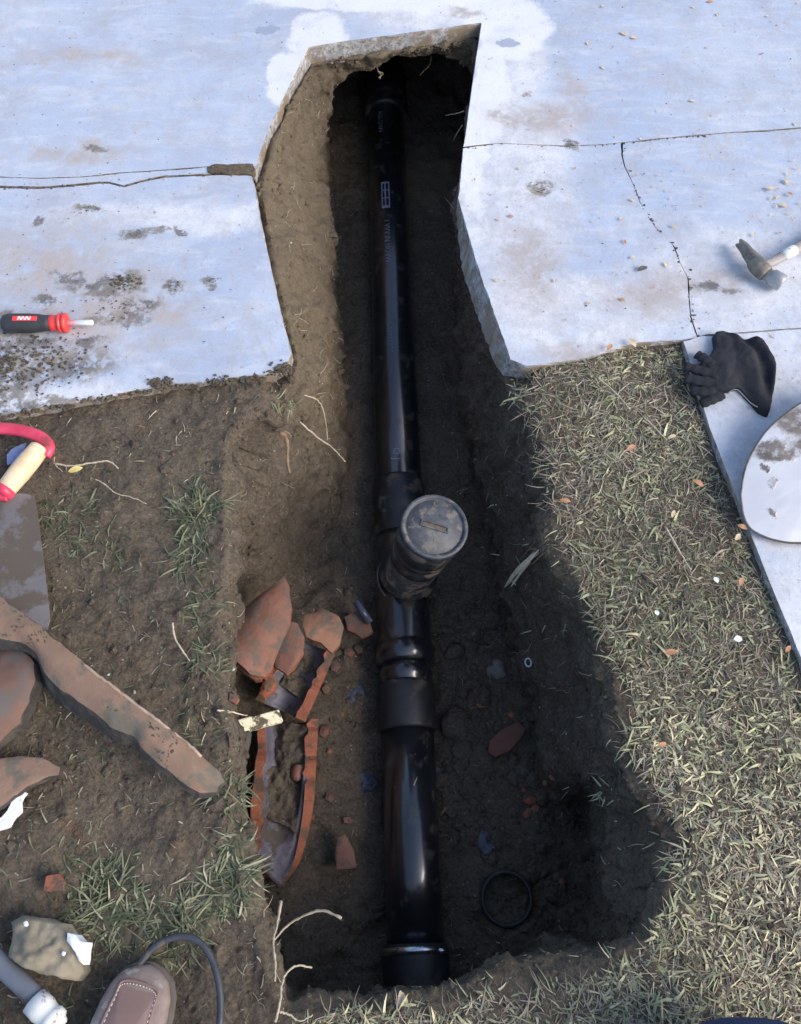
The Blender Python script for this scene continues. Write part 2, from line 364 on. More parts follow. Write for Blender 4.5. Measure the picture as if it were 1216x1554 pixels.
DENIM = fabric('navy_denim', (.028, .040, .095), (.045, .062, .13))
LEATH = simple('brown_leather', (.165, .100, .088), (.225, .145, .128), 10, .62, .4, .0012, dirt=(.20, .155, .135), dirt_amt=.30, dirt_scale=16)
LEATHW = simple('scuffed_leather', (.165, .115, .10), (.26, .205, .185), 20, .75, .5, .0012, dirt=(.38, .33, .30), dirt_amt=.42, dirt_scale=22)
SOLE = simple('dark_sole', (.07, .058, .05), (.11, .095, .085), 30, .85, .5, .002, dirt=(.17, .14, .115), dirt_amt=.4)
THREAD = simple('pale_thread', (.50, .42, .36), (.62, .54, .47), 80, .8, .2, .0005)
PRINT = simple('pale_print', (.15, .18, .25), (.28, .31, .40), 60, .6, .0, .001)

# ------------------------------------------------------------------ ground with the dug trench (one continuous surface)
# control rows: rim (px,py), kind, mid (px,py,z) or world offset inwards, belly, floor
def wv(x, y, z): return Vector((x, y, z))
rows = [
 ((470, 72), 'f', wv(-.205, 2.10, -.2), wv(-.27, 2.25, -.35), wv(-.21, 2.38, -.47)),
 ((520, 63), 'f', wv(-.14, 2.125, -.12), wv(-.20, 2.6, -.33), wv(-.15, 2.62, -.47)),
 ((600, 53), 'f', wv(-.015, 2.155, -.082), wv(-.02, 2.85, -.26), wv(0, 2.8, -.47)),
 ((680, 42), 'f', wv(.125, 2.168, -.085), wv(.16, 2.7, -.3), wv(.14, 2.68, -.47)),
 ((729, 36), 'f', wv(.205, 2.135, -.14), wv(.27, 2.35, -.35), wv(.22, 2.38, -.47)),
 ((722, 90), 'r', wv(.205, 1.99, -.2), wv(.25, 1.98, -.36), wv(.22, 1.98, -.46)),
 ((711, 165), 'r', 'a', .03, .02), ((702, 235), 'r', 'a', .03, .02),
 ((695, 300), 'r', 'a', .03, .02), ((712, 365), 'r', 'a', .02, .0), ((736, 440), 'r', 'a', .01, -.02), ((772, 540), 'r', 'a', -.0, -.03),
 ((795, 600), 's', 'a', -.03, -.05), ((812, 670), 's', 'a', -.03, -.05), ((832, 740), 's', 'a', -.02, -.06), ((862, 850), 's', 'a', -.02, -.06), ((905, 930), 's', 'a', -.03, -.07),
 ((938, 1010), 's', 'a', -.03, -.08), ((952, 1110), 's', 'a', -.04, -.08), ((978, 1180), 's', P(915, 1190, -.16), P(905, 1215, -.33), P(880, 1230, -.46)),
 ((1030, 1255), 's', P(915, 1260, -.15), P(905, 1300, -.33), P(880, 1320, -.46)), ((1012, 1340), 's', P(915, 1350, -.16), P(895, 1375, -.33), P(870, 1390, -.46)),
 ((985, 1425), 's', P(925, 1425, -.12), P(890, 1440, -.33), P(860, 1440, -.46)),
 ((900, 1462), 's', 'a', -.035, -.03), ((800, 1497), 's', 'a', -.03, -.0), ((700, 1520), 's', 'a', -.015, .0), ((560, 1541), 's', 'a', -.0, .0), ((430, 1543), 's', 'a', -.0, -.0),
 ((402, 1480), 's', 'l', .0, .01), ((382, 1410), 's', 'l', .0, .02), ((360, 1340), 's', 'l', .01, .03), ((350, 1270), 's', 'l', .02, .04), ((342, 1200), 's', 'l', .02, .05),
 ((345, 1120), 's', 'l', .02, .05), ((332, 1040), 's', 'l', .01, .04), ((328, 960), 's', 'l', .01, .03), ((335, 880), 's', 'l', -.01, .0),
 ((336, 800), 's', P(352, 830, -.16), P(365, 870, -.3), P(400, 930, -.41)),
 ((332, 720), 's', P(385, 770, -.15), P(410, 820, -.3), P(440, 880, -.43)), ((348, 648), 's', P(445, 705, -.2), P(475, 760, -.34), P(500, 810, -.45)),
 ((400, 592), 's', P(470, 650, -.2), P(500, 700, -.34), P(515, 760, -.46)), ((438, 553), 'l', P(487, 600, -.2), P(508, 640, -.34), P(520, 690, -.47)),
 ((443, 535), 'l', P(495, 560, -.2), P(512, 600, -.34), P(517, 640, -.47)), ((426, 470), 'l', P(497, 480, -.2), P(511, 520, -.34), P(514, 560, -.47)),
 ((408, 390), 'l', P(498, 395, -.2), P(506, 430, -.34), P(511, 460, -.47)), ((388, 275), 'l', P(497, 300, -.2), P(502, 330, -.34), P(508, 360, -.47)),
 ((408, 195), 'l', P(494, 235, -.2), P(497, 255, -.34), P(505, 280, -.47)), ((440, 130), 'l', P(497, 195, -.2), P(490, 205, -.36), P(498, 230, -.47)),
]
ctr = Vector((0, .9, 0))
pipe_A = P(584, 150, -.45); pipe_B = P(633, 1497, -.43)
def axis_at(y):
    t = (y-pipe_A.y)/(pipe_B.y-pipe_A.y); return pipe_A.lerp(pipe_B, t)
rimw = [P(*r[0], 0) for r in rows]; nR = len(rows)
L = {k: [] for k in ('r0', 'r1', 'mid', 'bel', 'flo')}
for i, r in enumerate(rows):
    p = rimw[i]; a = rimw[i-1]; b = rimw[(i+1) % nR]
    t = (b-a).normalized(); outw = Vector((-t.y, t.x, 0))            # clockwise order: left of travel is outside
    if outw.dot(p-ctr) < 0: outw = -outw
    k = r[1]
    if k == 'f': r0 = p+outw*.035+wv(0, 0, -.068); r1 = p-outw*.010+wv(0, 0, -.040)
    elif k == 'r': r0 = p+outw*.035+wv(0, 0, -.072); r1 = p-outw*.002+wv(0, 0, -.070)
    elif k == 'l': r0 = p+outw*.03+wv(0, 0, -.06); r1 = p-outw*.010+wv(0, 0, -.028)
    else: r0 = p+wv(0, 0, -.016); r1 = p-outw*.022+wv(0, 0, -.036)
    if isinstance(r[2], str):
        zf = -.46 if r[2] == 'a' else -.415
        mid = p+outw*r[3]+wv(0, 0, -.19); flo = p+outw*r[4]*.9+wv(0, 0, zf); bel = p+outw*(r[4])+wv(0, 0, -.34)
    else: mid, bel, flo = r[2], r[3], r[4]
    for key, v in (('r0', r0), ('r1', r1), ('mid', mid), ('bel', bel), ('flo', flo)): L[key].append(np.array(v))
NS = 1080
seglen = np.array([(rimw[(i+1) % nR]-rimw[i]).length+.02 for i in range(nR)]); cum = np.concatenate([[0], np.cumsum(seglen)])
def loop(ctrls, smooth=.5):
    A = np.array(ctrls); s = np.linspace(0, cum[-1], NS, endpoint=False); idx = np.searchsorted(cum, s, side='right')-1
    t = ((s-cum[idx])/seglen[idx])[:, None]
    p0, p1, p2, p3 = A[(idx-1) % nR], A[idx % nR], A[(idx+1) % nR], A[(idx+2) % nR]
    lin = p1*(1-t)+p2*t
    cr = .5*((2*p1)+(-p0+p2)*t+(2*p0-5*p1+4*p2-p3)*t*t+(-p0+3*p1-3*p2+p3)*t**3)
    return lin*(1-smooth)+cr*smooth
LP = {k: loop(v, .1 if k in ('r0', 'r1') else .8) for k, v in L.items()}
soilw = loop([np.array([1.0 if (r[1] == 's') else 0.0, 0, 0]) for r in rows], 0)[:, 0]; soilw = np.where(soilw > .95, soilw, 0); soilw = np.convolve(np.concatenate([soilw[-8:], soilw, soilw[:8]]), np.ones(17)/17, 'valid')
for key, amp_ in (('r0', .034), ('r1', .034), ('mid', .024)):
    q = LP[key]; rd_ = q[:, :2]-np.array([ctr.x, ctr.y]); rd_ /= np.linalg.norm(rd_, axis=1)[:, None]
    q[:, :2] += rd_*(soilw*amp_*np.where((q[:, 1] < .12) & (q[:, 0] > -.2), .3, 1.0)*(fbm(q[:, 0], q[:, 1], 0*q[:, 0], 7, 4, 201, .6)))[:, None]
spine_y = np.clip(LP['flo'][:, 1], .12, 2.55)
spine = np.array([tuple(axis_at(float(y))) for y in spine_y]); spine[:, 2] = -.485
rings = []
# outside, far to near
rad = LP['r0'][:, :2]-np.array([ctr.x, ctr.y]); rad /= np.linalg.norm(rad, axis=1)[:, None]
dist = list(np.arange(0, .80, .0075))+list(.80*1.18**np.arange(0, 20)); dist = dist[::-1]
for d in dist:
    if d == 0: continue
    q = LP['r0'].copy(); q[:, :2] += rad*d; rings.append(q)
n_out = len(rings)
def lerp_rings(a, b, k, e=1.0):
    for j in range(k):
        t = j/k; rings.append(a*(1-t)+b*t)
lerp_rings(LP['r0'], LP['r1'], 7); lerp_rings(LP['r1'], LP['mid'], 24); lerp_rings(LP['mid'], LP['bel'], 24)
lerp_rings(LP['bel'], LP['flo'], 18)
for j in range(40):
    t = (j/39); rings.append(LP['flo']*(1-t)+spine*t)
V = np.array(rings); NRg = V.shape[0]                # rings x NS x 3
# which outside points lie under concrete
def poly_sdf(X, Y, poly):
    poly = np.array([(p[0], p[1]) for p in poly]); n = len(poly); d = np.full(X.shape, 1e9); inside = np.zeros(X.shape, bool)
    for i in range(n):
        ax, ay = poly[i]; bx, by = poly[(i+1) % n]; ex, ey = bx-ax, by-ay
        t = np.clip(((X-ax)*ex+(Y-ay)*ey)/(ex*ex+ey*ey+1e-12), 0, 1)
        d = np.minimum(d, np.hypot(X-ax-t*ex, Y-ay-t*ey))
        c = ((ay > Y) != (by > Y)) & (X < (bx-ax)*(Y-ay)/(by-ay+1e-12)+ax); inside ^= c
    return np.where(inside, -d, d)
XF, YF = 7.0, 9.0
left_cov = [(P(380, 260)), P(443, 535), P(438, 546), P(405, 568), P(345, 574), P(270, 582), P(215, 590), P(150, 604), P(60, 618), P(-60, 640), P(-600, 720), Vector((-XF, .9, 0)), Vector((-XF, YF, 0)), Vector((XF, YF, 0)), Vector((XF, -1.5, 0)), Vector((.98, -1.5, 0)), P(1216, 1005), P(1185, 930), P(1160, 870), P(1125, 780), P(1075, 650), P(1033, 519), P(960, 522), P(880, 545), P(800, 556), P(775, 545), P(735, 430), P(695, 300), P(730, 35), P(470, 72)]
sd = poly_sdf(V[..., 0], V[..., 1], left_cov)
out = np.zeros(V.shape[:2], bool); out[:n_out] = True
X, Y, Z = V[..., 0], V[..., 1], V[..., 2]
soilz = -.018+.012*fbm(X, Y, 0*X, 4, 3, 3)+.007*fbm(X, Y, 0*X, 17, 4, 9)
soilz = np.where(X > 0.05, -.012+.006*fbm(X, Y, 0*X, 8, 3, 5), soilz)
t = np.clip((-sd)/.05, 0, 1); t = t*t*(3-2*t)
zo = soilz*(1-t)+(-.070)*t
ramp_in = np.ones(NRg); 
dd = np.array(dist[:n_out]); bl = np.clip(dd/.035, 0, 1)[:, None]
V[:n_out, :, 2] = np.where(sd[:n_out] < 0.0, np.minimum(zo[:n_out]*bl+LP['r0'][None, :, 2]*(1-bl), zo[:n_out]*0+ (soilz[:n_out]*(1-t[:n_out])+(-.068)*t[:n_out])), zo[:n_out]*bl+LP['r0'][None, :, 2]*(1-bl))
# soil heaped against the lower left slab edge
X, Y, Z = V[..., 0], V[..., 1], V[..., 2]
# normals from the grid
def gnorm(V):
    a = np.roll(V, -1, 1)-np.roll(V, 1, 1); b = np.zeros_like(V); b[1:-1] = V[2:]-V[:-2]; b[0] = V[1]-V[0]; b[-1] = V[-1]-V[-2]
    n = np.cross(a, b); ln = np.linalg.norm(n, axis=2)[..., None]; ln[ln == 0] = 1; n = n/ln
    return n
Nn = gnorm(V)
if Nn[5, 10, 2] < 0: Nn = -Nn
amp = np.ones(NRg)*1.0
amp_w = np.zeros(NRg); amp_w[n_out:] = 1
inw = amp_w[:, None]
wallw = np.clip(1-np.abs(Nn[..., 2])*1.6, 0, 1)*inw
lump = fbm(X, Y, Z, 7, 3, 21)*.024*inw + fbm(X, Y, Z, 20, 4, 31)*.0165*(.35+.65*inw) + fbm(X, Y, Z, 58, 3, 41)*(.0034+.0026*inw)
hp = P(388, 700, -.09); lump -= .05*np.exp(-((X-hp.x)**2+(Y-hp.y)**2+(Z-hp.z)**2)/.0022)*inw
lump += wallw*(np.abs(vnoise(X*26, Y*26, Z*5, 71))-.3)*.016 + wallw*vnoise(X*9, Y*9, Z*3, 72)*.014
clodm = np.clip(fbm(X, Y, Z, 5, 3, 81)*3+.3, 0, 1); lump += clodm*np.maximum(0, vnoise(X*42, Y*42, Z*42, 83)-.1)*.016*(.25+.75*inw)
rid = np.abs(fbm(X, Y, Z, 33, 3, 51)); lump += (rid-.2)*.008
# spade marks on the cut walls
fadeR = np.clip(np.concatenate([np.ones(n_out), np.linspace(.15, 1, 10), np.ones(NRg-n_out-10)]), 0, 1)[:, None]
under = (sd < -.0) & (np.arange(NRg)[:, None] < n_out)
lump = np.where(under & (sd < -.02), lump*.1-.0, lump)
far = np.zeros(NRg); far[:20] = 1
lump = lump*fadeR*(1-far[:, None])
V = V+Nn*lump[..., None]
# keep soil outside clear of the slabs, keep faces off the pipe
V[:n_out, :, 2] = np.where(sd[:n_out] < -.02, np.minimum(V[:n_out, :, 2], -.063), V[:n_out, :, 2])
Vf = V.reshape(-1, 3)
r_i = np.arange(NRg-1)[:, None]; c_i = np.arange(NS)[None, :]; c2 = (c_i+1) % NS
F = np.stack([r_i*NS+c_i, r_i*NS+c2, (r_i+1)*NS+c2, (r_i+1)*NS+c_i], -1).reshape(-1, 4)
v0, v1, v2 = Vf[F[50, 0]], Vf[F[50, 1]], Vf[F[50, 2]]
if np.cross(v1-v0, v2-v0)[2] < 0: F = F[:, ::-1]
def np_mesh(name, V, F, mat, smooth=True):
    me = bpy.data.meshes.new(name); me.vertices.add(len(V)); me.vertices.foreach_set('co', np.ascontiguousarray(V, dtype=np.float32).ravel())
    k = F.shape[1]; me.loops.add(F.size); me.loops.foreach_set('vertex_index', np.ascontiguousarray(F, dtype=np.int32).ravel())
    me.polygons.add(len(F)); me.polygons.foreach_set('loop_start', np.arange(0, F.size, k, dtype=np.int32))
    me.polygons.foreach_set('use_smooth', np.full(len(F), smooth)); me.materials.append(mat); me.update(calc_edges=True); me.validate()
    return me
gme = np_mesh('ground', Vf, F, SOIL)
ground = bpy.data.objects.new('ground', gme); C.objects.link(ground)
tag(ground, 'dark brown bare soil with the long trench dug into it', kind='structure')
BV = BVHTree.FromPolygons([Vector(v) for v in Vf], [tuple(int(i) for i in f) for f in F])
def gz(x, y, z0=.5):
    h = BV.ray_cast(Vector((x, y, z0)), Vector((0, 0, -1))); return h[0].z if h[0] else -.02
def hit(px, py):
    """where the sight line of a photograph pixel meets the soil, and the soil normal there"""
    o = Vector((0, 0, CAM_H)); d = (P(px, py, 0)-o).normalized(); h = BV.ray_cast(o, d)
    if h[0] is None: return P(px, py), Vector((0, 0, 1))
    n = h[1]
    if n.dot(d) > 0: n = -n
    return h[0], n

# ------------------------------------------------------------------ concrete slabs
patio = bpy.data.objects.new('patio', None); C.objects.link(patio); patio.location = (0, 2.2, -.1); tag(patio, 'cracked pale blue painted concrete patio around the trench', kind='structure')
def slab(outline, name, label, seed, parent, zt=0.0, th=.055, jag=.003, lean=None):
    o = resample(outline, .013, True, jag, seed)
    n = len(o)
    if sum(o[i].x*o[(i+1) % n].y-o[(i+1) % n].x*o[i].y for i in range(n)) < 0: o = o[::-1]
    mb = MB(); rr = random.Random(seed)
    # chamfered, slightly crumbled arris; hairline along the old joint
    jls = [[P(x, y) for x, y in q] for q in ([jt, hair, lc, rc])]
    def near_joint(p):
        for a, b in [(a, b) for q in jls for a, b in zip(q, q[1:])]:
            t = max(0, min(1, (p-a).dot(b-a)/(b-a).length_squared))
            if (p-a.lerp(b, t)).length < .012: return True
        return False
    nj = [near_joint(p) for p in o] 
    cen_off = []
    for i in range(n):
        t = (o[(i+1) % n]-o[i-1]).normalized(); cen_off.append(Vector((-t.y, t.x, 0)))
    top = [o[i]+cen_off[i]*(.0002 if nj[i] else 1)*min(jag*.8+.0006, .0012+.002*abs(rr.gauss(0, .6))) for i in range(n)]
    lev = [[Vector((p.x, p.y, zt)) for p in top], [Vector((p.x, p.y, zt-(.0006 if nj[i] else .003+.003*rr.random()))) for i, p in enumerate(o)],
           [Vector((p.x+rr.uniform(-.0015, .0015), p.y+rr.uniform(-.0015, .0015), zt-th*.5)) for p in o],
           [Vector((p.x+rr.uniform(-.002, .002), p.y+rr.uniform(-.002, .002), zt-th+rr.uniform(-.004, .004))) for p in o]]
    if lean:
        for k, am in ((2, .5), (3, 1.0)):
            for v in lev[k]: v.x -= lean(v.x, v.y)*am
    vs = [v for l_ in lev for v in l_]
    fs = [(k*n+i, (k+1)*n+i, (k+1)*n+(i+1) % n, k*n+(i+1) % n) for k in range(3) for i in range(n)]
    mb.add(vs, fs, 0, True)
    mb.add(lev[0], [tuple(range(n))], 0, False); mb.add(lev[3], [tuple(range(n))[::-1]], 0, False)
    ob = mb.build(name, CONC, parent); 
    if label: ob['label'] = label
    return ob
def off(pts, dx, dy): return [(x+dx, y+dy) for x, y in pts]
# crack lines in the photograph
lc = [(-500, 310), (-200, 290), (0, 283), (60, 284), (110, 280), (150, 276), (165, 276), (188, 282), (215, 274), (250, 267), (320, 264), (383, 263)]
hair = [(-500, 292), (0, 268), (60, 270), (120, 268), (180, 262), (240, 258), (320, 252)]
jt = [(703, 224), (760, 217), (800, 219), (860, 221), (920, 219), (945, 216), (1020, 208), (1100, 201), (1160, 198), (1216, 193), (1500, 160), (2600, 60)]
rc = [(945, 219), (944, 235), (949, 252), (962, 280), (972, 305), (982, 325), (996, 345), (1010, 358), (1023, 372), (1032, 395), (1045, 420), (1046, 450), (1049, 480), (1060, 512)]
w_ = lambda pts, z=0: [P(x, y, z) for x, y in pts]
g = .0022
s1 = w_(hair)+[P(320, 250), P(381, 252), P(385, 262), P(408, 197), P(440, 130), P(470, 72), P(520, 63), P(600, 53), P(680, 42), P(730, 35), P(711, 165), P(703.5, 222.8)]+w_(off(jt[1:], 0, -.25))+[Vector((XF, YF, 0)), Vector((-XF, YF, 0))]
slab(s1, 'slab', 'large far slab wrapping round the head of the trench, pale blue with a white splash', 1, patio, jag=.0015)
s1b = w_(off(hair, 0, 1.0))+w_(off(lc[::-1][1:], 0, -1.4))
slab(s1b, 'slab', 'thin sliver of slab between the two cracks at left', 2, patio, -.001, jag=.0022)
s2 = w_(off(lc, 0, 1.7))+[P(408, 390), P(426, 470), P(443, 535), P(438, 546), P(405, 568), P(345, 574), P(270, 582), P(215, 590), P(150, 604), P(60, 618), P(-60, 640), P(-600, 720), Vector((-XF, .9, 0))]+[Vector((-XF, 1.9, 0))]
slab(s2, 'slab', 'lower left slab with muddy stains under the screwdriver', 3, patio, -.002, jag=.003)
ji = 5
s3 = w_(off(jt[:ji], 0, .15))+[P(943, 216.8)]+w_(off(rc[1:], -.9, 0))+[P(1036, 516), P(1000, 518), P(960, 522), P(880, 545), P(800, 556), P(775, 545), P(736, 440), P(712, 365), P(695, 300)]
slab(s3, 'slab', 'chalky slab between the trench and the long dark crack', 4, patio, -.0015, jag=.0026, lean=lambda x, y: .019*max(0, min(1, (1.56-y)/.15))*max(0, min(1, (y-1.09)/.05)) if x < .27 and x > .1 else 0)
s4 = w_(off(rc[:0:-1], .9, 0))+w_(off([(946.5, 216)]+jt[ji+1:], 0, .15))+[P(2600, 340), P(1500, 468), P(1216, 497), P(1140, 503), P(1064, 508)]
slab(s4, 'slab', 'slab right of the crack that carries the hammer', 5, patio, -.003, jag=.0026)
s5 = [P(1036, 519.5), P(1064, 512), P(1140, 506), P(1216, 500), P(1500, 471), P(2600, 344), Vector((XF, -1.5, 0)), Vector((.98, -1.5, 0)), P(1216, 1005), P(1185, 930), P(1160, 870), P(1125, 780), P(1075, 650)]
slab(s5, 'slab', 'white strip of path under the glove and shovel blade', 6, patio, .004, jag=.0012)
# mud packed in the end of the left crack
mb = MB(); plate(mb, w_([(314, 254), (326, 250), (350, 250), (384, 249), (388, 258), (384, 267), (366, 264), (350, 266), (334, 262), (316, 263)], .0), .02, lambda x, y: 0*x+.0025, rings=4, step=.006, jag=.002, seed=5, rough=.002)
tag(mb.build('packed_mud', SOIL), 'brown mud packed into the wide end of the left crack', kind='stuff')

# ------------------------------------------------------------------ black drain pipe run
pipe = thing('drain_pipe', axis_at(.8)+Vector((0, 0, -.06)), 'black plastic drain pipe running the whole length of the trench with upright cleanout', 'pipe')
ax_d = (pipe_B-pipe_A).normalized()
def Yp(py, z=-.395): return P(600, py, z).y
def seg_(name, prof_py, mat, seg=56):
    """prof: [(photo row, radius)] far to near"""
    ys = [Yp(a) for a, _ in prof_py]; A = axis_at(ys[0]); mbx = MB()
    prof = [((axis_at(y)-A).length, r) for y, (_, r) in zip(ys, prof_py)]
    lathe(mbx, A, axis_at(ys[-1]), prof, seg); return mbx.build(name, mat, pipe)
RP = .057
seg_('far_hub', [(95, .058), (96, .069), (128, .070), (152, .070), (156, .067), (157, RP)], ABSD)
seg_('pipe_length', [(120, RP), (300, RP), (500, RP), (738, RP)], ABS)
seg_('coupling_sleeve', [(722, RP), (722.5, .0615), (725, .0635), (750, .0635), (770, .063), (772, .0605), (780, .0605), (782, .0635), (800, .0635), (803, .0615), (805, .062)], ABSD)
wye = seg_('wye_fitting', [(800, .061), (830, .0625), (900, .0625), (968, .061), (972, .0605), (974, .067), (1000, .0665), (1002, .058)], ABS)
seg_('spigot_end', [(1000, RP), (1010, RP), (1012, .0595), (1024, .0595), (1026, RP), (1040, RP)], ABS)
seg_('hub_coupling', [(1032, RP), (1032.6, .0605), (1036, .0625), (1060, .0630), (1100, .0625), (1104, .0605), (1105, RP)], RUBBER)
seg_('pipe_length', [(1100, RP), (1300, RP), (1452, RP)], ABS)
rc_ = seg_('rubber_coupling', [(1432, RP), (1432.5, .0615), (1440, .065), (1460, .0645), (1480, .065), (1508, .0645), (1516, .061), (1517, .030)], RUBBER)
for a, b in ((1437, 1449), (1496, 1508)):
    bnd = seg_('clamp_band', [(a, .0645), (a+.3, .0668), ((a+b)/2, .0672), (b-.3, .0668), (b, .0645)], STEEL)
    # worm screw housing on the side of the band
    y = Yp((a+b)/2); c0 = axis_at(y); mbx = MB(); c1 = c0+Vector((.055, 0, .04))
    tube(mbx, [c1+Vector((-.012, 0, .008)), c1+Vector((.006, 0, -.006))], .0055, 10)
    mbx.build('worm_screw', STEEL, pipe)
# upright cleanout
base = axis_at(.785)+Vector((.006, 0, .035)); top = Vector((.066, .745, -.045))
ud = (top-base).normalized(); HL = (top-base).length
mb = MB(); lathe(mb, base, top, [(0, .060), (.045, .060), (.047, .0665), (.053, .068), (.060, .0665), (.062, .057), (HL*.72, .057)], 56); wb = mb.build('branch_socket', ABSD, pipe)
mb = MB(); lathe(mb, base, top, [(HL*.50, .057), (HL*.505, .0605), (HL*.62, .0610), (HL*.625, .0585), (HL*.66, .0585), (HL*.665, .0608), (HL*.70, .0608), (HL*.705, .0585), (HL*.74, .0585), (HL*.75, .0635), (HL-.012, .064), (HL-.010, .0615)], 56); mb.build('cleanout_adapter', ABSD, pipe)
mb = MB(); lathe(mb, base, top, [(HL-.012, .060), (HL-.010, .0655), (HL+.002, .0660), (HL+.005, .0645), (HL+.005, .0585), (HL+.001, .0580), (HL-.001, .0555), (HL+.001, .054), (HL+.001, .0)], 64)
cap = mb.build('cleanout_cap', CAPM, pipe)
ca = ud.cross(Vector((0, 1, 0))).normalized(); cb = ud.cross(ca).normalized()
if ca.x < 0: ca = -ca
if cb.y < 0: cb = -cb
sa = R(-14)
u1 = ca*math.cos(sa)+cb*math.sin(sa); u2 = ca*-math.sin(sa)+cb*math.cos(sa)
cc = top+ud*.0012
def bar(mbx, c, u, v, n, L, W, H, mi=0):
    q = [c+u*(sx*L/2)+v*(sy*W/2)+n*(sz*H) for sz in (0, 1) for sx, sy in ((-1, -1), (1, -1), (1, 1), (-1, 1))]
    mbx.add(q, [(0, 3, 2, 1), (4, 5, 6, 7), (0, 1, 5, 4), (1, 2, 6, 5), (2, 3, 7, 6), (3, 0, 4, 7)], mi, False)
mb = MB(); bar(mb, cc+u2*.0052, u1, u2, ud, .050, .003, .0035); bar(mb, cc-u2*.0052, u1, u2, ud, .050, .003, .0035); bar(mb, cc+u1*.0265, u1, u2, ud, .003, .0134, .0035); bar(mb, cc-u1*.0265, u1, u2, ud, .003, .0134, .0035)
mb.build('wrench_slot', CAPM, cap if False else pipe)
mb = MB(); bar(mb, cc+ud*.0002, u1, u2, ud, .047, .006, .001); mb.build('slot_dirt', simple('slot_dirt', (.075, .055, .036), (.14, .105, .07), 80), pipe)
for (a, b, s_) in ((-.008, .026, .012), (.012, .024, .016), (-.018, -.026, .018), (.012, -.028, .014), (-.03, .018, .008)):      # worn raised marks
    mb = MB(); bar(mb, cc+u1*a+u2*b, u1, u2, ud, s_, .006, .0007); mb.build('raised_mark', CAPM, pipe)
mb = MB(); rp_ = [base+ud*.010+(ca*math.cos(a)+cb*math.sin(a))*.0655 for a in np.linspace(0, 2*math.pi, 49)]; tube(mb, rp_, .0022, 6, cap=False); mb.build('solvent_ring', simple('grey_ring', (.09, .09, .085), (.17, .165, .15), 60), pipe)
# printed line along the pipe
def print_text(txt, py0, size, ang):
    cu = bpy.data.curves.new('print', 'FONT'); cu.body = txt; cu.size = size; cu.resolution_u = 2
    to = bpy.data.objects.new('print', cu); C.objects.link(to); bpy.context.view_layer.update()
    me = bpy.data.meshes.new_from_object(to.evaluated_get(bpy.context.evaluated_depsgraph_get())); bpy.data.objects.remove(to)
    y0 = Yp(py0); A = axis_at(y0); d = (pipe_A-pipe_B).normalized(); a = Vector((1, 0, 0)); a = (a-d*a.dot(d)).normalized(); b = d.cross(a); b = b if b.z > 0 else -b
    vs = []
    for v in me.vertices:
        th = ang+(v.co.y-size*.35)/RP; r = RP+.0006
        vs.append(A-d*v.co.x*1.0+(a*math.sin(th)+b*math.cos(th))*r)
    mbx = MB(); mbx.add(vs, [tuple(p.vertices)[::-1] for p in me.polygons], 0, False); mbx.build('printed_line', PRINT, pipe)
print_text('ABS-DWV', 168, .022, -.30)
print_text('1 VVV IN NOVW', 335, .022, -.12)
print_text('- - - - - - - -', 500, .018, -.05)
print_text('O J', 683, .026, -.05)
y0, y1 = Yp(278), Yp(318); mb = MB(); n_ = 12
d_ = (pipe_B-pipe_A).normalized(); a_ = Vector((1, 0, 0)); b_ = a_.cross(d_); b_ = b_ if b_.z > 0 else -b_
for (t0, t1, f0, f1) in ((-.36, .06, 0, .06), (-.36, -.30, 0, 1), (0, .06, 0, 1), (-.2, -.12, 0, 1), (-.36, .06, .9, 1), (-.36, .06, .3, .34), (-.36, .06, .6, .64)):
    A0 = axis_at(y0+(y1-y0)*f0); A1 = axis_at(y0+(y1-y0)*f1); vs = []
    for k in range(5):
        th = t0+(t1-t0)*k/4
        for A in (A0, A1): vs.append(A+(a_*math.sin(th)+b_*math.cos(th))*(RP+.0006+.0001*t0))
    mb.add(vs, [(2*k, 2*k+2, 2*k+3, 2*k+1) for k in range(4)], 0, False)
mb.build('printed_block', PRINT, pipe)

# ------------------------------------------------------------------ clay pipe fragments in the trench
def cyl_zf(a, b, rad, sign=1, tilt=0.0):
    a = Vector(a); b = Vector(b); d = (b-a); L2 = d.length; d.normalize()
    def f(x, y):
        s = (x-a.x)*d.x+(y-a.y)*d.y; e = -(x-a.x)*d.y+(y-a.y)*d.x
        return sign*(np.sqrt(np.maximum(rad*rad-e*e, (rad*.25)**2))-rad)+tilt*s/L2
    return f
def shard(name, pts, z, axis, rad, th, label, cat='pipe fragment', mats=None, group=None, sign=1, tilt=0.0, jag=.0028, seed=0, rough=.0012, edge=0.0015, step=.006):
    mats = mats or [TERRA, TERRAE, GLAZE]
    mbx = MB(); a, b = P(*axis[0], z), P(*axis[1], z)
    plate(mbx, [P(x, y, z) for x, y in pts], th, cyl_zf(a, b, rad, sign, tilt), rings=9, step=step, jag=jag, seed=seed, rough=rough, mi_top=0, mi_side=1 if len(mats) > 1 else 0, mi_bot=2 if len(mats) > 2 else 0, edge=edge)
    o = mbx.build(name, mats); tag(o, label, cat, group); return o
CG = 'broken pieces of old clay pipe'
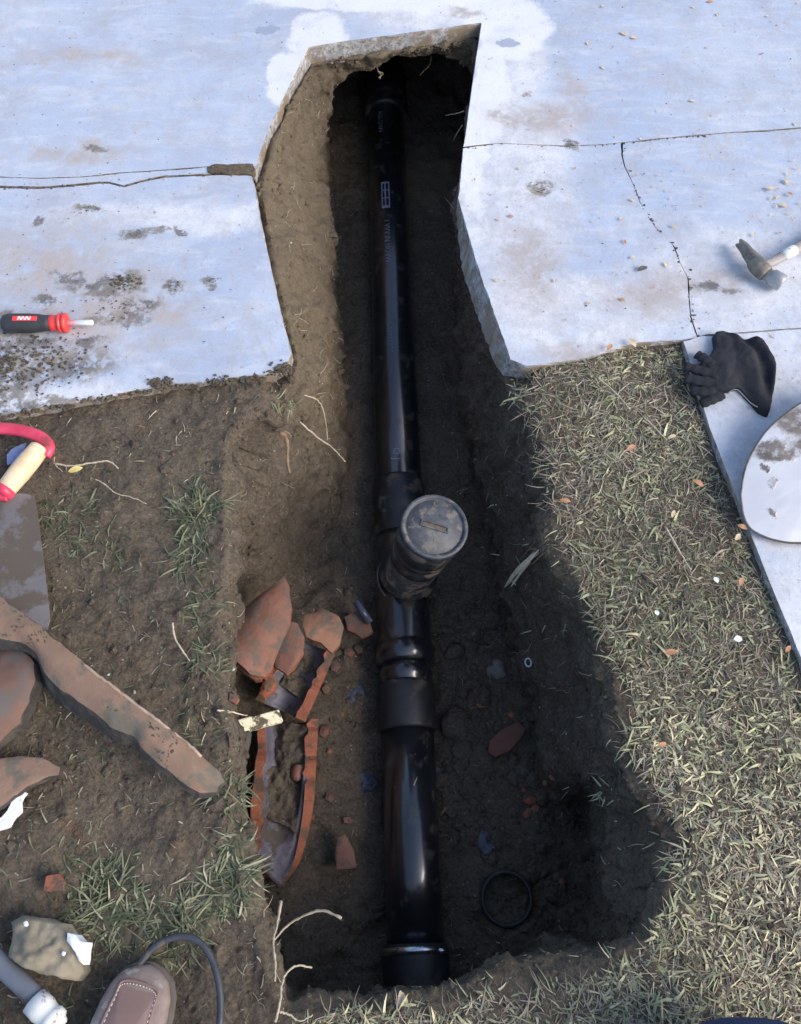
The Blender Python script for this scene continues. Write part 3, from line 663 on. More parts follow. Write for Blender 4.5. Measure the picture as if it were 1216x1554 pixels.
def trough(name, A, B, r, th, a0, a1, label, seed, lo=None, hi=None):
    """open half pipe from A to B, angles measured from straight up"""
    A = Vector(A); B = Vector(B); d = (B-A).normalized(); a = d.cross(Vector((0, 0, 1))).normalized(); b = a.cross(d); LL = (B-A).length
    nu, nv = 26, 22; grid = np.zeros((2, nu, nv, 3))
    for i in range(nu):
        s = i/(nu-1)
        for j in range(nv):
            t = j/(nv-1)
            g0 = lo(t) if lo else 0.0; g1 = hi(t) if hi else 1.0
            ss = (g0+(g1-g0)*s)*LL
            wob = float(vnoise(np.array([s*9]), np.array([seed*1.7]), np.array([0.0 if t < .5 else 5.0]), seed)[0])*.17*(abs(t-.5)*2)**2
            th_ = a0+(a1-a0)*t+(wob if t > .5 else -wob)
            th_l = th*(1+.35*float(vnoise(np.array([s*13.0]), np.array([seed*2.3]), np.array([t*2.0]), 5)[0]))
            for k, rr_ in enumerate((r, r-th_l)):
                grid[k, i, j] = A+d*ss+(a*math.sin(th_)+b*math.cos(th_))*rr_
    mbx = MB(); vs = grid.reshape(-1, 3); q = lambda k, i, j: k*nu*nv+i*nv+j
    f0 = []; f1 = []; f2 = []
    for i in range(nu-1):
        for j in range(nv-1):
            f0.append((q(0, i, j), q(0, i+1, j), q(0, i+1, j+1), q(0, i, j+1))); f1.append((q(1, i, j), q(1, i, j+1), q(1, i+1, j+1), q(1, i+1, j)))
    for i in range(nu-1):
        f2.append((q(0, i, 0), q(1, i, 0), q(1, i+1, 0), q(0, i+1, 0))); f2.append((q(0, i, nv-1), q(0, i+1, nv-1), q(1, i+1, nv-1), q(1, i, nv-1)))
    for j in range(nv-1):
        f2.append((q(0, 0, j), q(0, 0, j+1), q(1, 0, j+1), q(1, 0, j))); f2.append((q(0, nu-1, j), q(1, nu-1, j), q(1, nu-1, j+1), q(0, nu-1, j+1)))
    mbx.add(vs, f0, 0); mbx.m = [0]*len(f0)
    n0 = 0
    mbx.f += f1; mbx.m += [2]*len(f1); mbx.sm += [True]*len(f1); mbx.f += f2; mbx.m += [1]*len(f2); mbx.sm += [False]*len(f2)
    o = mbx.build(name, [TERRA, TERRAE, GLAZE]); return tag(o, label, 'pipe fragment', CG)
zt = -.345
trough('clay_half_pipe', P(438, 1085, zt), P(421, 1345, zt), .063, .022, R(98), R(262), 'long open half pipe of orange clay lying in soil below the pale stick', 3,
       lo=lambda t: .02, hi=lambda t: float(np.interp(t, [0, .15, .5, .7, 1.0], [.84, .88, 1.0, .86, .42])))
trough('clay_half_pipe', P(470, 975, zt+.03), P(424, 1078, zt-.0), .060, .020, R(100), R(262), 'short half pipe channel directly above the pale stick with a bluish inside', 5)
shard('clay_shard', [(430, 868), (437, 882), (440, 915), (436, 950), (420, 985), (398, 1018), (378, 1020), (352, 996), (345, 975), (352, 940), (365, 915), (400, 890)], -.235, ((355, 1000), (430, 880)), .066, .017, 'largest pointed clay shard with a shiny spot, leaning on the left trench wall', group=CG, seed=11, tilt=-.02)
shard('clay_bell_rim', [(346, 978), (352, 974), (376, 996), (398, 1014), (396, 1030), (386, 1030), (368, 1018), (350, 1004)], -.275, ((346, 985), (398, 1020)), .10, .022, 'thick collar piece at the lower end of the pointed clay shard', mats=[TERRA, TERRAE], group=CG, seed=12)
shard('clay_shard', [(437, 940), (452, 945), (461, 965), (460, 990), (448, 1010), (435, 1022), (418, 1012), (412, 995), (425, 965)], -.275, ((440, 1020), (448, 940)), .08, .015, 'tan rounded clay shard tucked right of the largest pointed one', group=CG, seed=13)
shard('clay_shard', [(463, 930), (490, 921), (515, 935), (521, 950), (515, 975), (503, 987), (488, 976), (466, 966), (460, 950)], -.30, ((470, 960), (520, 940)), .09, .014, 'flat five sided tan clay shard at the top right of the heap', group=CG, seed=14, mats=[simple('clay_tan', (.25, .125, .075), (.34, .18, .11), 20, .8, .6, .002, dirt=(.17, .12, .09), dirt_amt=.45), TERRAE])
shard('clay_chip', [(400, 1020), (412, 1018), (420, 1035), (416, 1048), (400, 1058), (396, 1050), (404, 1038)], -.30, ((400, 1050), (415, 1020)), .05, .016, 'small bright orange chip just under the pointed clay shard', mats=[TERRAE], group=CG, seed=15)
shard('clay_chip', [(523, 936), (540, 925), (560, 940), (566, 958), (548, 966), (528, 955)], -.40, ((523, 940), (560, 955)), .08, .014, 'muddy clay chip lying between the heap and the black pipe', mats=[TERRA, TERRAE], group=CG, seed=16)
shard('clay_chip', [(512, 1270), (524, 1266), (537, 1288), (541, 1316), (512, 1320), (508, 1300)], -.40, ((520, 1320), (520, 1266)), .09, .014, 'upright clay chip lying alone left of the lower pipe', mats=[TERRA, TERRAE], group=CG, seed=17)
shard('clay_shard', [(742, 1125), (760, 1108), (785, 1095), (798, 1104), (792, 1120), (775, 1138), (752, 1148), (742, 1142)], -.43, ((742, 1140), (798, 1100)), .1, .014, 'dull red clay shard on the trench floor right of the pipe', mats=[simple('dull_red_clay', (.13, .055, .04), (.20, .085, .06), 20, .85, .5, .002)], group=CG, seed=18)
mb = MB(); rock_mesh(mb, P(453, 1172, zt-.02), .016, 5, .8, 2, mi=0, smooth=True); tag(mb.build('clay_lump', TERRA), 'small brown clay lump lying inside the long half pipe', 'clay lump')
mb = MB()
for (x, y, s) in ((805, 1215, .014), (800, 1235, .012), (812, 1226, .009), (828, 1188, .009), (838, 1180, .008), (845, 1330, .010), (852, 1338, .007), (776, 1085, .008), (730, 1070, .010), (700, 1150, .006), (795, 1200, .007), (475, 1240, .005), (500, 1140, .006), (520, 1085, .005), (495, 1350, .006)):
    h, n = hit(x, y)
    mb = MB(); rock_mesh(mb, h+Vector((0, 0, s*.3)), s, int(x), .45, 1); o = mb.build('brick_crumb', TERRAE if x % 2 else simple('crumb', (.20, .075, .04), (.30, .12, .06), 30)); tag(o, 'tiny orange clay crumb on the dark trench floor', 'clay crumb', 'clay crumbs on the trench floor')
for i, (x, y, s_, a_) in enumerate(((470, 1030, 10, 40), (508, 1010, 9, 80), (530, 990, 8, 10), (495, 1045, 7, 60), (355, 1060, 9, 20), (402, 905+130, 8, 70), (500, 1210, 8, 30), (492, 1110, 9, 100), (528, 1245, 7, 0), (545, 985, 7, 50))):
    c_ = math.cos(R(a_)); s2_ = math.sin(R(a_)); h, n_ = hit(x, y); pp = [(x+(u*c_-v*s2_)*s_, y+(u*s2_+v*c_)*s_) for u, v in ((-1, -.5), (.2, -.8), (1, -.1), (.6, .7), (-.7, .6))]
    shard('clay_chip', pp, h.z+.012, ((x-s_, y), (x+s_, y)), .06, .008, ['muddy chip right of the bluish channel', 'muddy chip under the five sided shard', 'small muddy chip by the wye fitting', 'tiny muddy chip above the long half pipe', 'muddy chip left of the cream stick', 'muddy chip under the pointed shard collar', 'muddy chip right of the long half pipe, middle', 'muddy chip right of the long half pipe, top', 'muddy chip above the lone upright clay chip', 'small muddy chip nearest the black pipe above the film'][i], mats=[TERRA, TERRAE], group=CG, seed=80+i)
# soil lying inside the two channels
for pts, z, sd_ in (([(405, 1100), (468, 1098), (466, 1180), (448, 1262), (404, 1240)], zt-.022, 3), ([(455, 985), (488, 990), (455, 1060), (425, 1040)], zt-.016, 4)):
    mb = MB(); plate(mb, [P(x, y, z) for x, y in pts], .03, None, rings=14, step=.004, jag=.005, seed=sd_, rough=.010); tag(mb.build('loose_soil', SOIL), 'loose soil lying in the clay channel', kind='stuff')
# pale stick
def box_stick(name, p0, p1, wdt, hgt, mat, label, cat, seed=1):
    p0 = Vector(p0); p1 = Vector(p1); d = (p1-p0); LL = d.length; d.normalize(); s = d.cross(Vector((0, 0, 1))).normalized(); u = s.cross(d); rr = random.Random(seed)
    mbx = MB(); n = 10; vs = []
    for i in range(n+1):
        t = i/n; e = .72 if i in (0,) else 1.0
        for (a, b) in ((-1, -.7), (-.8, -1), (.8, -1), (1, -.7), (1, .7), (.8, 1), (-.8, 1), (-1, .7)):
            vs.append(p0+d*(LL*t)+s*(a*wdt/2*e+rr.uniform(-.0006, .0006))+u*(b*hgt/2*e+rr.uniform(-.0006, .0006)))
    fs = [(i*8+k, i*8+(k+1) % 8, (i+1)*8+(k+1) % 8, (i+1)*8+k) for i in range(n) for k in range(8)]+[tuple(range(8))[::-1], tuple(n*8+k for k in range(8))]
    mbx.add(vs, fs, 0, False); return tag(mbx.build(name, mat), label, cat)
box_stick('stick', P(353, 1106, -.19), P(425, 1087, -.24), .026, .012, STICKM, 'short cream coloured flat stick spotted with mud above the half pipe', 'stick', 2)
box_stick('plank', P(378, 1110, -.22), P(352, 1205, -.20), .010, .05, simple('old_grey_wood', (.06, .055, .045), (.10, .09, .07), 20, .9, .5), 'dark narrow board edge along the left trench wall beside the half pipe', 'board', 4)
# big muddy clay pieces left of the trench
def strip_plate(mb, topl, botl, z, crown, thick, skirt, seed, nc=110, nr=16):
    """long piece between two edge lines: gently crowned face, ragged edges, a sloping broken flank on the lower side"""
    def rs(l_):
        q = [P(x, y, z) for x, y in l_]; c_ = [0]
        for a, b in zip(q, q[1:]): c_.append(c_[-1]+(b-a).length)
        out_ = []
        for t in np.linspace(0, c_[-1], nc):
            i = min(len(q)-2, max(0, int(np.searchsorted(c_, t, side='right'))-1)); out_.append(q[i].lerp(q[i+1], (t-c_[i])/(c_[i+1]-c_[i])))
        return np.array([tuple(p) for p in out_])
    T = rs(topl); B = rs(botl); u = np.linspace(0, 1, nr)[None, :, None]; G = T[:, None]*(1-u)+B[:, None]*u
    G[:, 0, :2] += (fbm(T[:, 0], T[:, 1], 0*T[:, 0], 60, 3, seed)*.0022)[:, None]; G[:, -1, :2] += (fbm(B[:, 0], B[:, 1], 0*B[:, 0], 24, 4, seed+3)*.0022)[:, None]
    uu = np.linspace(0, 1, nr)[None, :]; tt = np.linspace(0, 1, nc)[:, None]
    G[..., 2] += crown*(np.sin(np.pi*np.clip(uu*.75+.12, 0, 1))-1) - .030*np.clip((tt-.80)/.2, 0, 1)**1.5 + .0016*fbm(G[..., 0], G[..., 1], G[..., 2]*0, 45, 4, seed+1)+.003*fbm(G[..., 0], G[..., 1], G[..., 2]*0, 9, 3, seed+2)
    g0 = G.reshape(-1, 3); mb.add(g0, [(i*nr+j, i*nr+j+1, (i+1)*nr+j+1, (i+1)*nr+j) for i in range(nc-1) for j in range(nr-1)], 0)
    low = G.copy(); fd = 1-.72*np.clip((tt-.62)/.2, 0, 1); low[..., 2] -= thick*fd; low[:, -1, 0] += fd[:, 0]*skirt[0]*(1+.5*fbm(B[:, 0], B[:, 1], 0*B[:, 0], 12, 2, 9)); low[:, -1, 1] += fd[:, 0]*skirt[1]*(1+.5*fbm(B[:, 0], B[:, 1], 0*B[:, 0], 12, 2, 9))
    for (a_, b_) in ((G[:, -1], low[:, -1]), (low[:, 0], G[:, 0])):
        m_ = 6; w = np.linspace(0, 1, m_)[None, :, None]; S_ = a_[:, None]*(1-w)+b_[:, None]*w; S_[:, 1:-1] += .0035*fbm(S_[:, 1:-1, 0], S_[:, 1:-1, 1], S_[:, 1:-1, 2], 70, 3, 4)[..., None]
        mb.add(S_.reshape(-1, 3), [(i*m_+j, i*m_+j+1, (i+1)*m_+j+1, (i+1)*m_+j) for i in range(nc-1) for j in range(m_-1)], 1, False)
    mb.add(np.vstack([G[-1], low[-1]]), [(j, j+1, nr+j+1, nr+j) for j in range(nr-1)], 1, False); mb.add(np.vstack([G[0], low[0]]), [(j, nr+j, nr+j+1, j+1) for j in range(nr-1)], 1, False)
    mb.add(low.reshape(-1, 3), [(i*nr+j, (i+1)*nr+j, (i+1)*nr+j+1, i*nr+j+1) for i in range(nc-1) for j in range(nr-1)], 1); return mb
mb = MB(); strip_plate(mb, [(-160, 800), (-60, 862), (0, 905), (60, 950), (125, 1003), (200, 1060), (270, 1115), (305, 1143), (328, 1166), (334, 1180)], [(-160, 900), (-60, 950), (0, 966), (30, 972), (52, 990), (66, 1018), (90, 1046), (122, 1066), (150, 1086), (168, 1104), (200, 1114), (210, 1132), (240, 1158), (270, 1182), (298, 1197), (322, 1194)], .084, .018, .058, (-.013, -.017), 21)
big = tag(mb.build('clay_pipe_half', [TERRAD, GREYE]), 'long curved muddy brown clay pipe half, the largest piece left of the trench', 'pipe fragment')
mb = MB(); zz_ = BVHTree.FromPolygons([big.matrix_basis @ v.co for v in big.data.vertices], [tuple(p.vertices) for p in big.data.polygons]); ptz = []
for x, y in ((126, 1007), (150, 1026), (175, 1045), (200, 1064), (225, 1083), (250, 1102), (270, 1118), (290, 1134), (306, 1148)):
    o_ = Vector((0, 0, CAM_H)); h_ = zz_.ray_cast(o_, (P(x, y, 0)-o_).normalized())
    if h_[0]: ptz.append(h_[0])
tube(mb, [p+Vector((random.uniform(-.001, .001), random.uniform(-.001, .001), 0)) for p in spline(ptz, 5) for p in [Vector(p)]], .0028, 6)
mb.build('broken_rim', simple('pale_clay_rim', (.30, .21, .15), (.48, .36, .27), 60, .8), big, origin=big.location)
shard('clay_shard', [(-80, 950), (0, 978), (22, 982), (40, 992), (50, 1004), (51, 1030), (38, 1062), (20, 1090), (0, 1106), (-80, 1170)], .055, ((-60, 1060), (50, 1010)), .12, .034, 'rusty orange thick edged clay piece cut by the left picture edge', mats=[simple('rusty_clay', (.12, .075, .058), (.19, .085, .055), 5, .7, .5, .002, dirt=(.12, .10, .09), dirt_amt=.45, dirt_scale=8), GREYE, GREYE], seed=22, edge=.004)
shard('clay_shard', [(-60, 1150), (0, 1150), (30, 1146), (62, 1149), (90, 1163), (88, 1175), (66, 1180), (36, 1196), (0, 1222), (-60, 1255)], .022, ((-60, 1200), (90, 1160)), .20, .018, 'flat dull brown clay piece over the white plaster at the left edge', mats=[TERRAD, GREYE, GREYE], seed=23)
mb = MB(); plate(mb, w_([(38, 1203), (30, 1214), (31, 1232), (20, 1240), (13, 1254), (-6, 1262), (-20, 1268), (-12, 1248), (4, 1240), (16, 1222), (18, 1210)], .004), .012, None, rings=4, step=.004, jag=.002, seed=31, rough=.002, centre=P(20, 1236, .004))
tag(mb.build('plaster_scrap', PLASTER), 'white ragged plaster strip poking from under the flat brown clay piece', 'plaster')
box_c = MB(); plate(box_c, w_([(70, 1330), (90, 1326), (97, 1338), (95, 1352), (66, 1353)], .006), .012, None, rings=3, step=.006, jag=.001, seed=6, rough=.001); tag(box_c.build('brick_chip', TERRAE), 'small brick red chip on soil left of the grass tuft', 'brick chip')
pts_ = []
for _ in range(2600):
    x, y = random.uniform(-20, 330), random.uniform(880, 1195); o_ = Vector((0, 0, CAM_H)); h_ = zz_.ray_cast(o_, (P(x, y, 0)-o_).normalized())
    if h_[0] and h_[1].z > .5 and float(fbm(np.array([h_[0].x]), np.array([h_[0].y]), np.array([0.0]), 16, 3, 8)[0]) > .26: pts_.append(h_[0])
# rock with the white face
mb = MB(); rp = [(22, 1400), (40, 1390), (70, 1394), (100, 1402), (112, 1416), (122, 1424), (130, 1444), (127, 1460), (130, 1474), (118, 1490), (100, 1486), (92, 1478), (76, 1480), (48, 1470), (22, 1452), (20, 1436), (26, 1420)]
def rockz(c, r, h):
    return lambda x, y: h*np.sqrt(np.maximum(1-((x-c.x)**2+(y-c.y)**2)/(r*r), 0.0))+.5*h*fbm(x, y, 0*x, 22, 3, 4)
rc0 = P(75, 1440, 0)
rk = thing('rock', P(75, 1440, -.01), 'lumpy brown rock with a white broken face at the bottom left', 'rock')
plate(mb, w_(rp, .012), .045, rockz(rc0, .10, .035), rings=12, step=.005, jag=.003, seed=41, rough=.004, edge=.014); mb.build('rock_body', ROCKM, rk)
mb = MB(); plate(mb, w_([(101, 1416), (112, 1418), (121, 1428), (131, 1430), (128, 1442), (125, 1464), (118, 1458), (110, 1440), (100, 1428)], .052), .03, None, rings=4, step=.004, jag=.0015, seed=42, rough=.003, edge=.004); mb.build('white_face', PLASTER, rk)
for i, (x, y, s) in enumerate(((40, 1402, .004), (97, 1447, .003), (55, 1450, .004))):
    mb = MB(); rock_mesh(mb, P(x, y, .048), s, i, .5, 1); mb.build('pale_fleck', PLASTER, rk)

# ------------------------------------------------------------------ stone, ring, chips on the trench floor
def on(px, py, dz=0.0): h, n = hit(px, py); return h+Vector((0, 0, dz))
mb = MB(); c = on(752, 1016, .008); plate(mb, [c+Vector((a*.023, b*.023, 0)) for a, b in ((-1, .9), (.2, 1), (.75, .8), (.95, -.7), (.1, -1), (-.8, -.6))], .02, None, rings=5, step=.004, jag=.002, seed=8, rough=.004, edge=.005)
tag(mb.build('stone', simple('grey_stone', (.09, .08, .075), (.24, .22, .20), 60, .85, .6, .002)), 'square grey stone on the trench floor beside the pale ring scrap', 'stone')
mb = MB(); c = on(801, 1007, .006); pts = [c+Vector((math.cos(a)*.0065, math.sin(a)*.009, .002)) for a in np.linspace(.6, 6.9, 16)]+[c+Vector((.010, .012, .004))]; tube(mb, pts, .0016, 6); tag(mb.build('pale_ring_scrap', PALEB), 'tiny pale ring shaped scrap on the trench floor', 'scrap')
c = on(768, 1364, .012); mb = MB(); n = 56; prof = [(.0525, -.011), (.0535, -.008), (.0535, .008), (.0520, .011), (.0460, .011), (.0445, .008), (.0445, -.008), (.046, -.011)]; vs = []; m = len(prof)
Rt = Matrix.Rotation(R(6), 3, 'X') @ Matrix.Rotation(R(-4), 3, 'Y')
for k in range(n):
    th = 2*math.pi*k/n
    for r, z in prof: vs.append(c+Rt @ Vector((r*math.cos(th), r*math.sin(th)*1.02, z)))
mb.add(vs, [(k*m+j, k*m+(j+1) % m, ((k+1) % n)*m+(j+1) % m, ((k+1) % n)*m+j) for k in range(n) for j in range(m)][::1], 0, True)
mb.f = [f[::-1] for f in mb.f]
tag(mb.build('rubber_ring', RUBBER), 'black rubber ring lying flat on the trench floor', 'ring')
# film and scraps hugging the pipe
def scrap(px, py, s, mat, name, label, cat, seed, zoff=.004, asp=1.0, group=None, rough=None):
    c = on(px, py, zoff); rr = random.Random(seed); k = 9
    pts = [c+Vector((math.cos(2*math.pi*i/k)*s*rr.uniform(.5, 1.1), math.sin(2*math.pi*i/k)*s*asp*rr.uniform(.5, 1.1), 0)) for i in range(k)]
    mbx = MB(); plate(mbx, pts, .0016, None, rings=4, step=s*.25, jag=s*.08, seed=seed, rough=rough if rough is not None else s*.25); return tag(mbx.build(name, mat), label, cat, group)
scrap(538, 1052, .034, FOIL, 'plastic_film', 'wet shiny dark film by the pipe hub at mid trench', 'plastic film', 51, .006)
scrap(556, 1190, .022, FOIL, 'plastic_film', 'small glossy film scrap left of the lower pipe', 'plastic film', 52, .006, 1.8)
scrap(661, 1180, .016, FOIL, 'plastic_film', 'small glossy film scrap touching the right side of the lower pipe', 'plastic film', 53, .006, 1.8)
mb = MB(); tube(mb, [P(540, 912, -.37), P(562, 945, -.39)], .0085, 12); tag(mb.build('pipe_scrap', BLUEP if False else simple('bluish_black_plastic', (.04, .05, .085), (.08, .09, .13), 30, .25)), 'short bluish black plastic tube end leaning by the wye fitting', 'plastic scrap')
scrap(738, 1275, .020, simple('bluish_tile', (.045, .05, .08), (.08, .085, .12), 20, .35), 'glazed_chip', 'bluish glazed chip on the floor above the rubber ring', 'chip', 54, .004, 1.5)
# big soil blocks on the floor
for (x, y, r, s, cl_) in ((690, 1100, .036, 3, 'largest round soil clod, touching the right of the pipe hub'), (700, 1140, .022, 5, 'soil clod just below the largest round clod'), (690, 990, .022, 7, 'soil clod left of the square grey stone'), (735, 1060, .018, 8, 'small soil clod under the square grey stone'), (720, 960, .017, 9, 'small soil clod above the square grey stone'), (530, 822, .017, 10, 'lone soil clod left of the pipe beside the cleanout')):
    mb = MB(); rock_mesh(mb, on(x, y, .004), r, s, .6, 3, .45, smooth=True); tag(mb.build('soil_clod', SOIL), cl_, 'soil clod', 'large clods on the trench floor')

# ------------------------------------------------------------------ roots and splinters
def root(pts, r0, r1, label, mat=ROOTM, name='root', branches=(), group=None, seg=6):
    mbx = MB()
    for p, a, b in [(pts, r0, r1)]+list(branches):
        w3 = [tuple(q) if isinstance(q, Vector) else tuple(P(*q)) for q in p]
        sp = spline(w3, 6); n = len(sp); wob = [Vector(q)+Vector((random.uniform(-1, 1), random.uniform(-1, 1), random.uniform(-1, 1)))*.0007 for q in sp]
        tube(mbx, wob, [(a+(b-a)*i/(n-1))*random.uniform(.75, 1.25) for i in range(n)], seg)
    return tag(mbx.build(name, mat), label, 'root', group)
root([(395, 1451, -.06), (415, 1428, -.09), (440, 1402, -.10), (465, 1388, -.09), (490, 1382, -.08), (518, 1393, -.07)], .0016, .0024, 'long arched pale root reaching out over the bottom of the trench')
root([(427, 1368, -.05), (421, 1400, -.03), (415, 1430, -.0), (418, 1460, .01), (418, 1490, .02)], .0026, .0012, 'straight upright pale root crossing the arched one')
root([(473, 1468, -.03), (450, 1466, -.02), (434, 1478, .0), (427, 1498, .02), (426, 1518, .025), (418, 1550, .025)], .0015, .0020, 'hooked pale root at the bottom edge of the trench', branches=[([(424, 1535, .025), (440, 1540, .02), (455, 1550, .02), (475, 1540, .02)], .0018, .0010)])
root([(82, 703, .004), (110, 707, .006), (140, 702, .006), (165, 700, .006), (180, 711, .002)], .0022, .0012, 'pale curved root lying on soil above the yellow leaf', branches=[([(82, 693, .004), (84, 705, .004), (95, 716, .003)], .001, .0006)])
root([(145, 727, .004), (160, 735, .005), (175, 748, .005), (200, 755, .004), (222, 764, .003)], .0013, .0008, 'thin curved root on soil below the yellow leaf')
root([(455, 640, -.10), (480, 662, -.13), (505, 680, -.15), (524, 701, -.17)], .0020, .0011, 'straight thin root hanging from the left bank under the slab corner')
root([(425, 657, -.03), (433, 662, -.04), (437, 680, -.07), (436, 700, -.09), (440, 718, -.11)], .0050, .0025, 'thick brown root stub in the hollow of the left bank', ROOTD, branches=[([(425, 658, -.02), (434, 655, -.02), (443, 662, -.03)], .0016, .0010)])
root([(462, 600, -.05), (480, 606, -.08), (490, 620, -.10), (496, 650, -.14), (497, 668, -.16)], .0014, .0008, 'curling thin root just right of the slab corner')
root([(560, 79, -.12), (570, 92, -.13), (574, 108, -.14), (578, 112, -.15), (577, 120, -.155)], .0022, .0011, 'pale forked root dangling at the dark head of the trench', branches=[([(574, 108, -.14), (582, 112, -.15), (574, 118, -.15)], .0011, .0008)])
root([(655, 85, -.12), (652, 98, -.13), (643, 108, -.14), (637, 115, -.145)], .0016, .0008, 'thin brown root dangling at the right of the trench head', ROOTD)
root([(704, 169, -.08), (690, 173, -.12), (676, 175, -.15)], .0018, .0010, 'pale root tip sticking out from under the right slab edge')
root([(702, 190, -.08), (695, 200, -.11), (688, 213, -.14)], .0014, .0008, 'thin lower root tip under the right slab edge')
root([(262, 945, .01), (265, 965, .008), (275, 985, .006), (288, 1002, .004)], .0024, .0012, 'pale bent root on soil near the left trench rim')
root([(330, 1078, .0), (350, 1080, -.02), (375, 1086, -.04)], .0018, .0010, 'pale root sticking over the rim toward the cream stick')
root([(840, 925+80, .0), (858, 1040, .0), (862, 1060, -.0)], .0010, .0006, 'hair thin root on the right trench wall') if False else None
sp_ = thing('wood_splinter', on(797, 857), 'pale broken root splinter stuck in the right trench wall', 'splinter')
vw = lambda x, y, d: hit(x, y)[0]+(Vector((0, 0, CAM_H))-hit(x, y)[0]).normalized()*d
for k, (a, b, r_, m_) in enumerate((((766, 891), (812, 838), .0042, 0), ((770, 884), (800, 848), .0030, 0), ((776, 890), (806, 852), .0026, 0), ((786, 874), (818, 834), .0030, 0), ((800, 852), (829, 820), .0040, 1), ((806, 858), (822, 842), .0020, 1), ((775, 880), (783, 888), .0020, 0), ((790, 850), (812, 822), .0012, 1))):
    A_ = vw(*a, .02+.002*(k % 3)); B_ = vw(*b, .012+.002*(k % 2)); M_ = A_.lerp(B_, .5)+Vector((random.uniform(-.002, .002), random.uniform(-.002, .002), .002)); mb = MB()
    tube(mb, spline([A_, M_, B_], 5), [r_*q*random.uniform(.8, 1.15) for q in (.35, .7, 1, 1, .9, 1, 1, .9, .8, .6, .3)], 6, smooth=False); mb.build('strand', ROOTD if m_ else SPLM, sp_)
root([(1000-30+40, 800, .012), (1030, 835, .012), (1049, 865, .012)], .0022, .0014, 'bare runner stem lying across the bald lawn patch')
root([(906, 572, .012), (930, 592, .014), (957, 621, .012)], .0018, .0013, 'upper pale runner stem lying on the lawn')
root([(975, 632, .012), (990, 645, .012), (1012, 668, .012)], .0018, .0011, 'lower pale runner stem lying on the lawn')
# fine hair roots on the walls
mb = MB()
HR = [(510, 700), (498, 420), (460, 480), (440, 300), (485, 600), (700, 290), (690, 330), (870, 900), (885, 960), (850, 1130), (900, 1180), (860, 1060), (835, 1040), (600, 1060), (930, 1180), (910, 1240), (940, 1300), (680, 900), (705, 880), (560, 330), (480, 280), (520, 690), (430, 1500), (400, 1400), (385, 1450), (395, 1500), (380, 1520)]
for i in range(330):
    if i < 60: x, y = HR[i % len(HR)]; x += random.uniform(-15, 15); y += random.uniform(-15, 15)
    elif i < 160: x = random.uniform(420, 540); y = random.uniform(150, 780)
    elif i < 240: x = random.uniform(650, 950); y = random.uniform(550, 1400)
    else: x = random.uniform(330, 900); y = random.uniform(700, 1500)
    h, n = hit(x, y); t = Vector((random.gauss(0, 1), random.gauss(0, 1), random.gauss(0, .7))).normalized(); Lr = random.uniform(.008, .04); pts = [h+n*.001]
    for k in range(4):
        t = (t+Vector((random.gauss(0, .4), random.gauss(0, .4), random.gauss(0, .4)-.1))).normalized(); q = pts[-1]+t*Lr/4; pts.append(q+n*.0015)
    tube(mb, pts, [.0006, .0006, .0005, .0004, .0002], 3, cap=False)
tag(mb.build('fine_roots', ROOTM), 'hair thin roots hanging from the trench walls', kind='stuff')

# ------------------------------------------------------------------ D handle, blades, shovel, tools
dh = thing('spade_handle', P(20, 700, -.01), 'red D shaped spade handle with pale wooden grip at the left edge', 'handle')
fr = [(14, 752, .022), (-8, 748, .024), (-40, 735, .025), (-75, 705, .025), (-80, 680, .025), (-62, 660, .025), (-30, 650, .025), (0, 650, .025), (35, 654, .025), (62, 664, .024), (74, 678, .022), (68, 692, .02)]
mb = MB(); tube(mb, spline([tuple(P(*q)) for q in fr], 6), .0125, 14, flat=.8); mb.build('frame', REDM, dh)
mb = MB(); tube(mb, spline([tuple(P(*q)) for q in ((-78, 692, .025), (-200, 700, .025), (-420, 712, .024))], 5), .017, 14); mb.build('shaft', WOODM, dh)
A, B = P(62, 678, .026), P(8, 744, .026); LL = (B-A).length; mb = MB(); lathe(mb, A, B, [(0, .014), (.004, .0185), (LL*.3, .0205), (LL*.6, .0205), (LL-.004, .0185), (LL, .015)], 24); mb.build('grip', WOODM, dh)
mb = MB(); lathe(mb, A.lerp(B, .96), B+(B-A).normalized()*.012, [(0, .019), (.008, .0195), (.016, .017), (.017, .0)], 20); mb.build('end_cap', REDM, dh)
mb = MB(); plate(mb, w_([(10, 690), (24, 678), (40, 672), (34, 686), (22, 702), (12, 706)], .003), .002, None, rings=4, step=.004, jag=.003, seed=3, rough=.003); tag(mb.build('plastic_scrap', BLUEP), 'crumpled blue plastic scrap inside the red D handle', 'plastic scrap')
mb = MB(); plate(mb, w_([(-90, 748), (0, 748), (40, 749), (52, 753), (58, 790), (64, 840), (70, 890), (75, 940), (66, 968), (20, 985), (-90, 985)], .012), .003, lambda x, y: -.03*(x-P(20, 850).x)+.0*y, rings=8, step=.01, jag=.0006, seed=61, rough=.0006)
tag(mb.build('steel_blade', BLADEM), 'flat muddy grey steel blade partly under the long clay piece', 'blade')
def mat_shovel():
    n = NB('muddy_shovel_steel'); col = n.ramp(n.noise(6, 5), [(.3, (.56, .56, .60)), (.7, (.76, .74, .75))])
    m = blobs(n, [(1200, 665, (.10, .045)), (1160, 705, (.05, .022)), (1216, 700, (.06, .035)), (1150, 728, .012), (1162, 748, .010), (1163, 790, (.012, .008)), (1212, 735, .012), (1280, 650, (.1, .04))], .04, 14, .5)
    mm = n.math('MULTIPLY', m, n.ramp(n.noise(30, 7, .75), [(.36, .25), (.52, 1.0)]))
    col = n.mix(mm, col, n.ramp(n.noise(25, 6), [(.35, (.13, .115, .11)), (.65, (.26, .225, .20))]))
    return n.out(col, n.math('ADD', n.math('MULTIPLY', mm, .45), .42, True), n.bump(mm, .6, .002), .25)
SHOVM = mat_shovel()
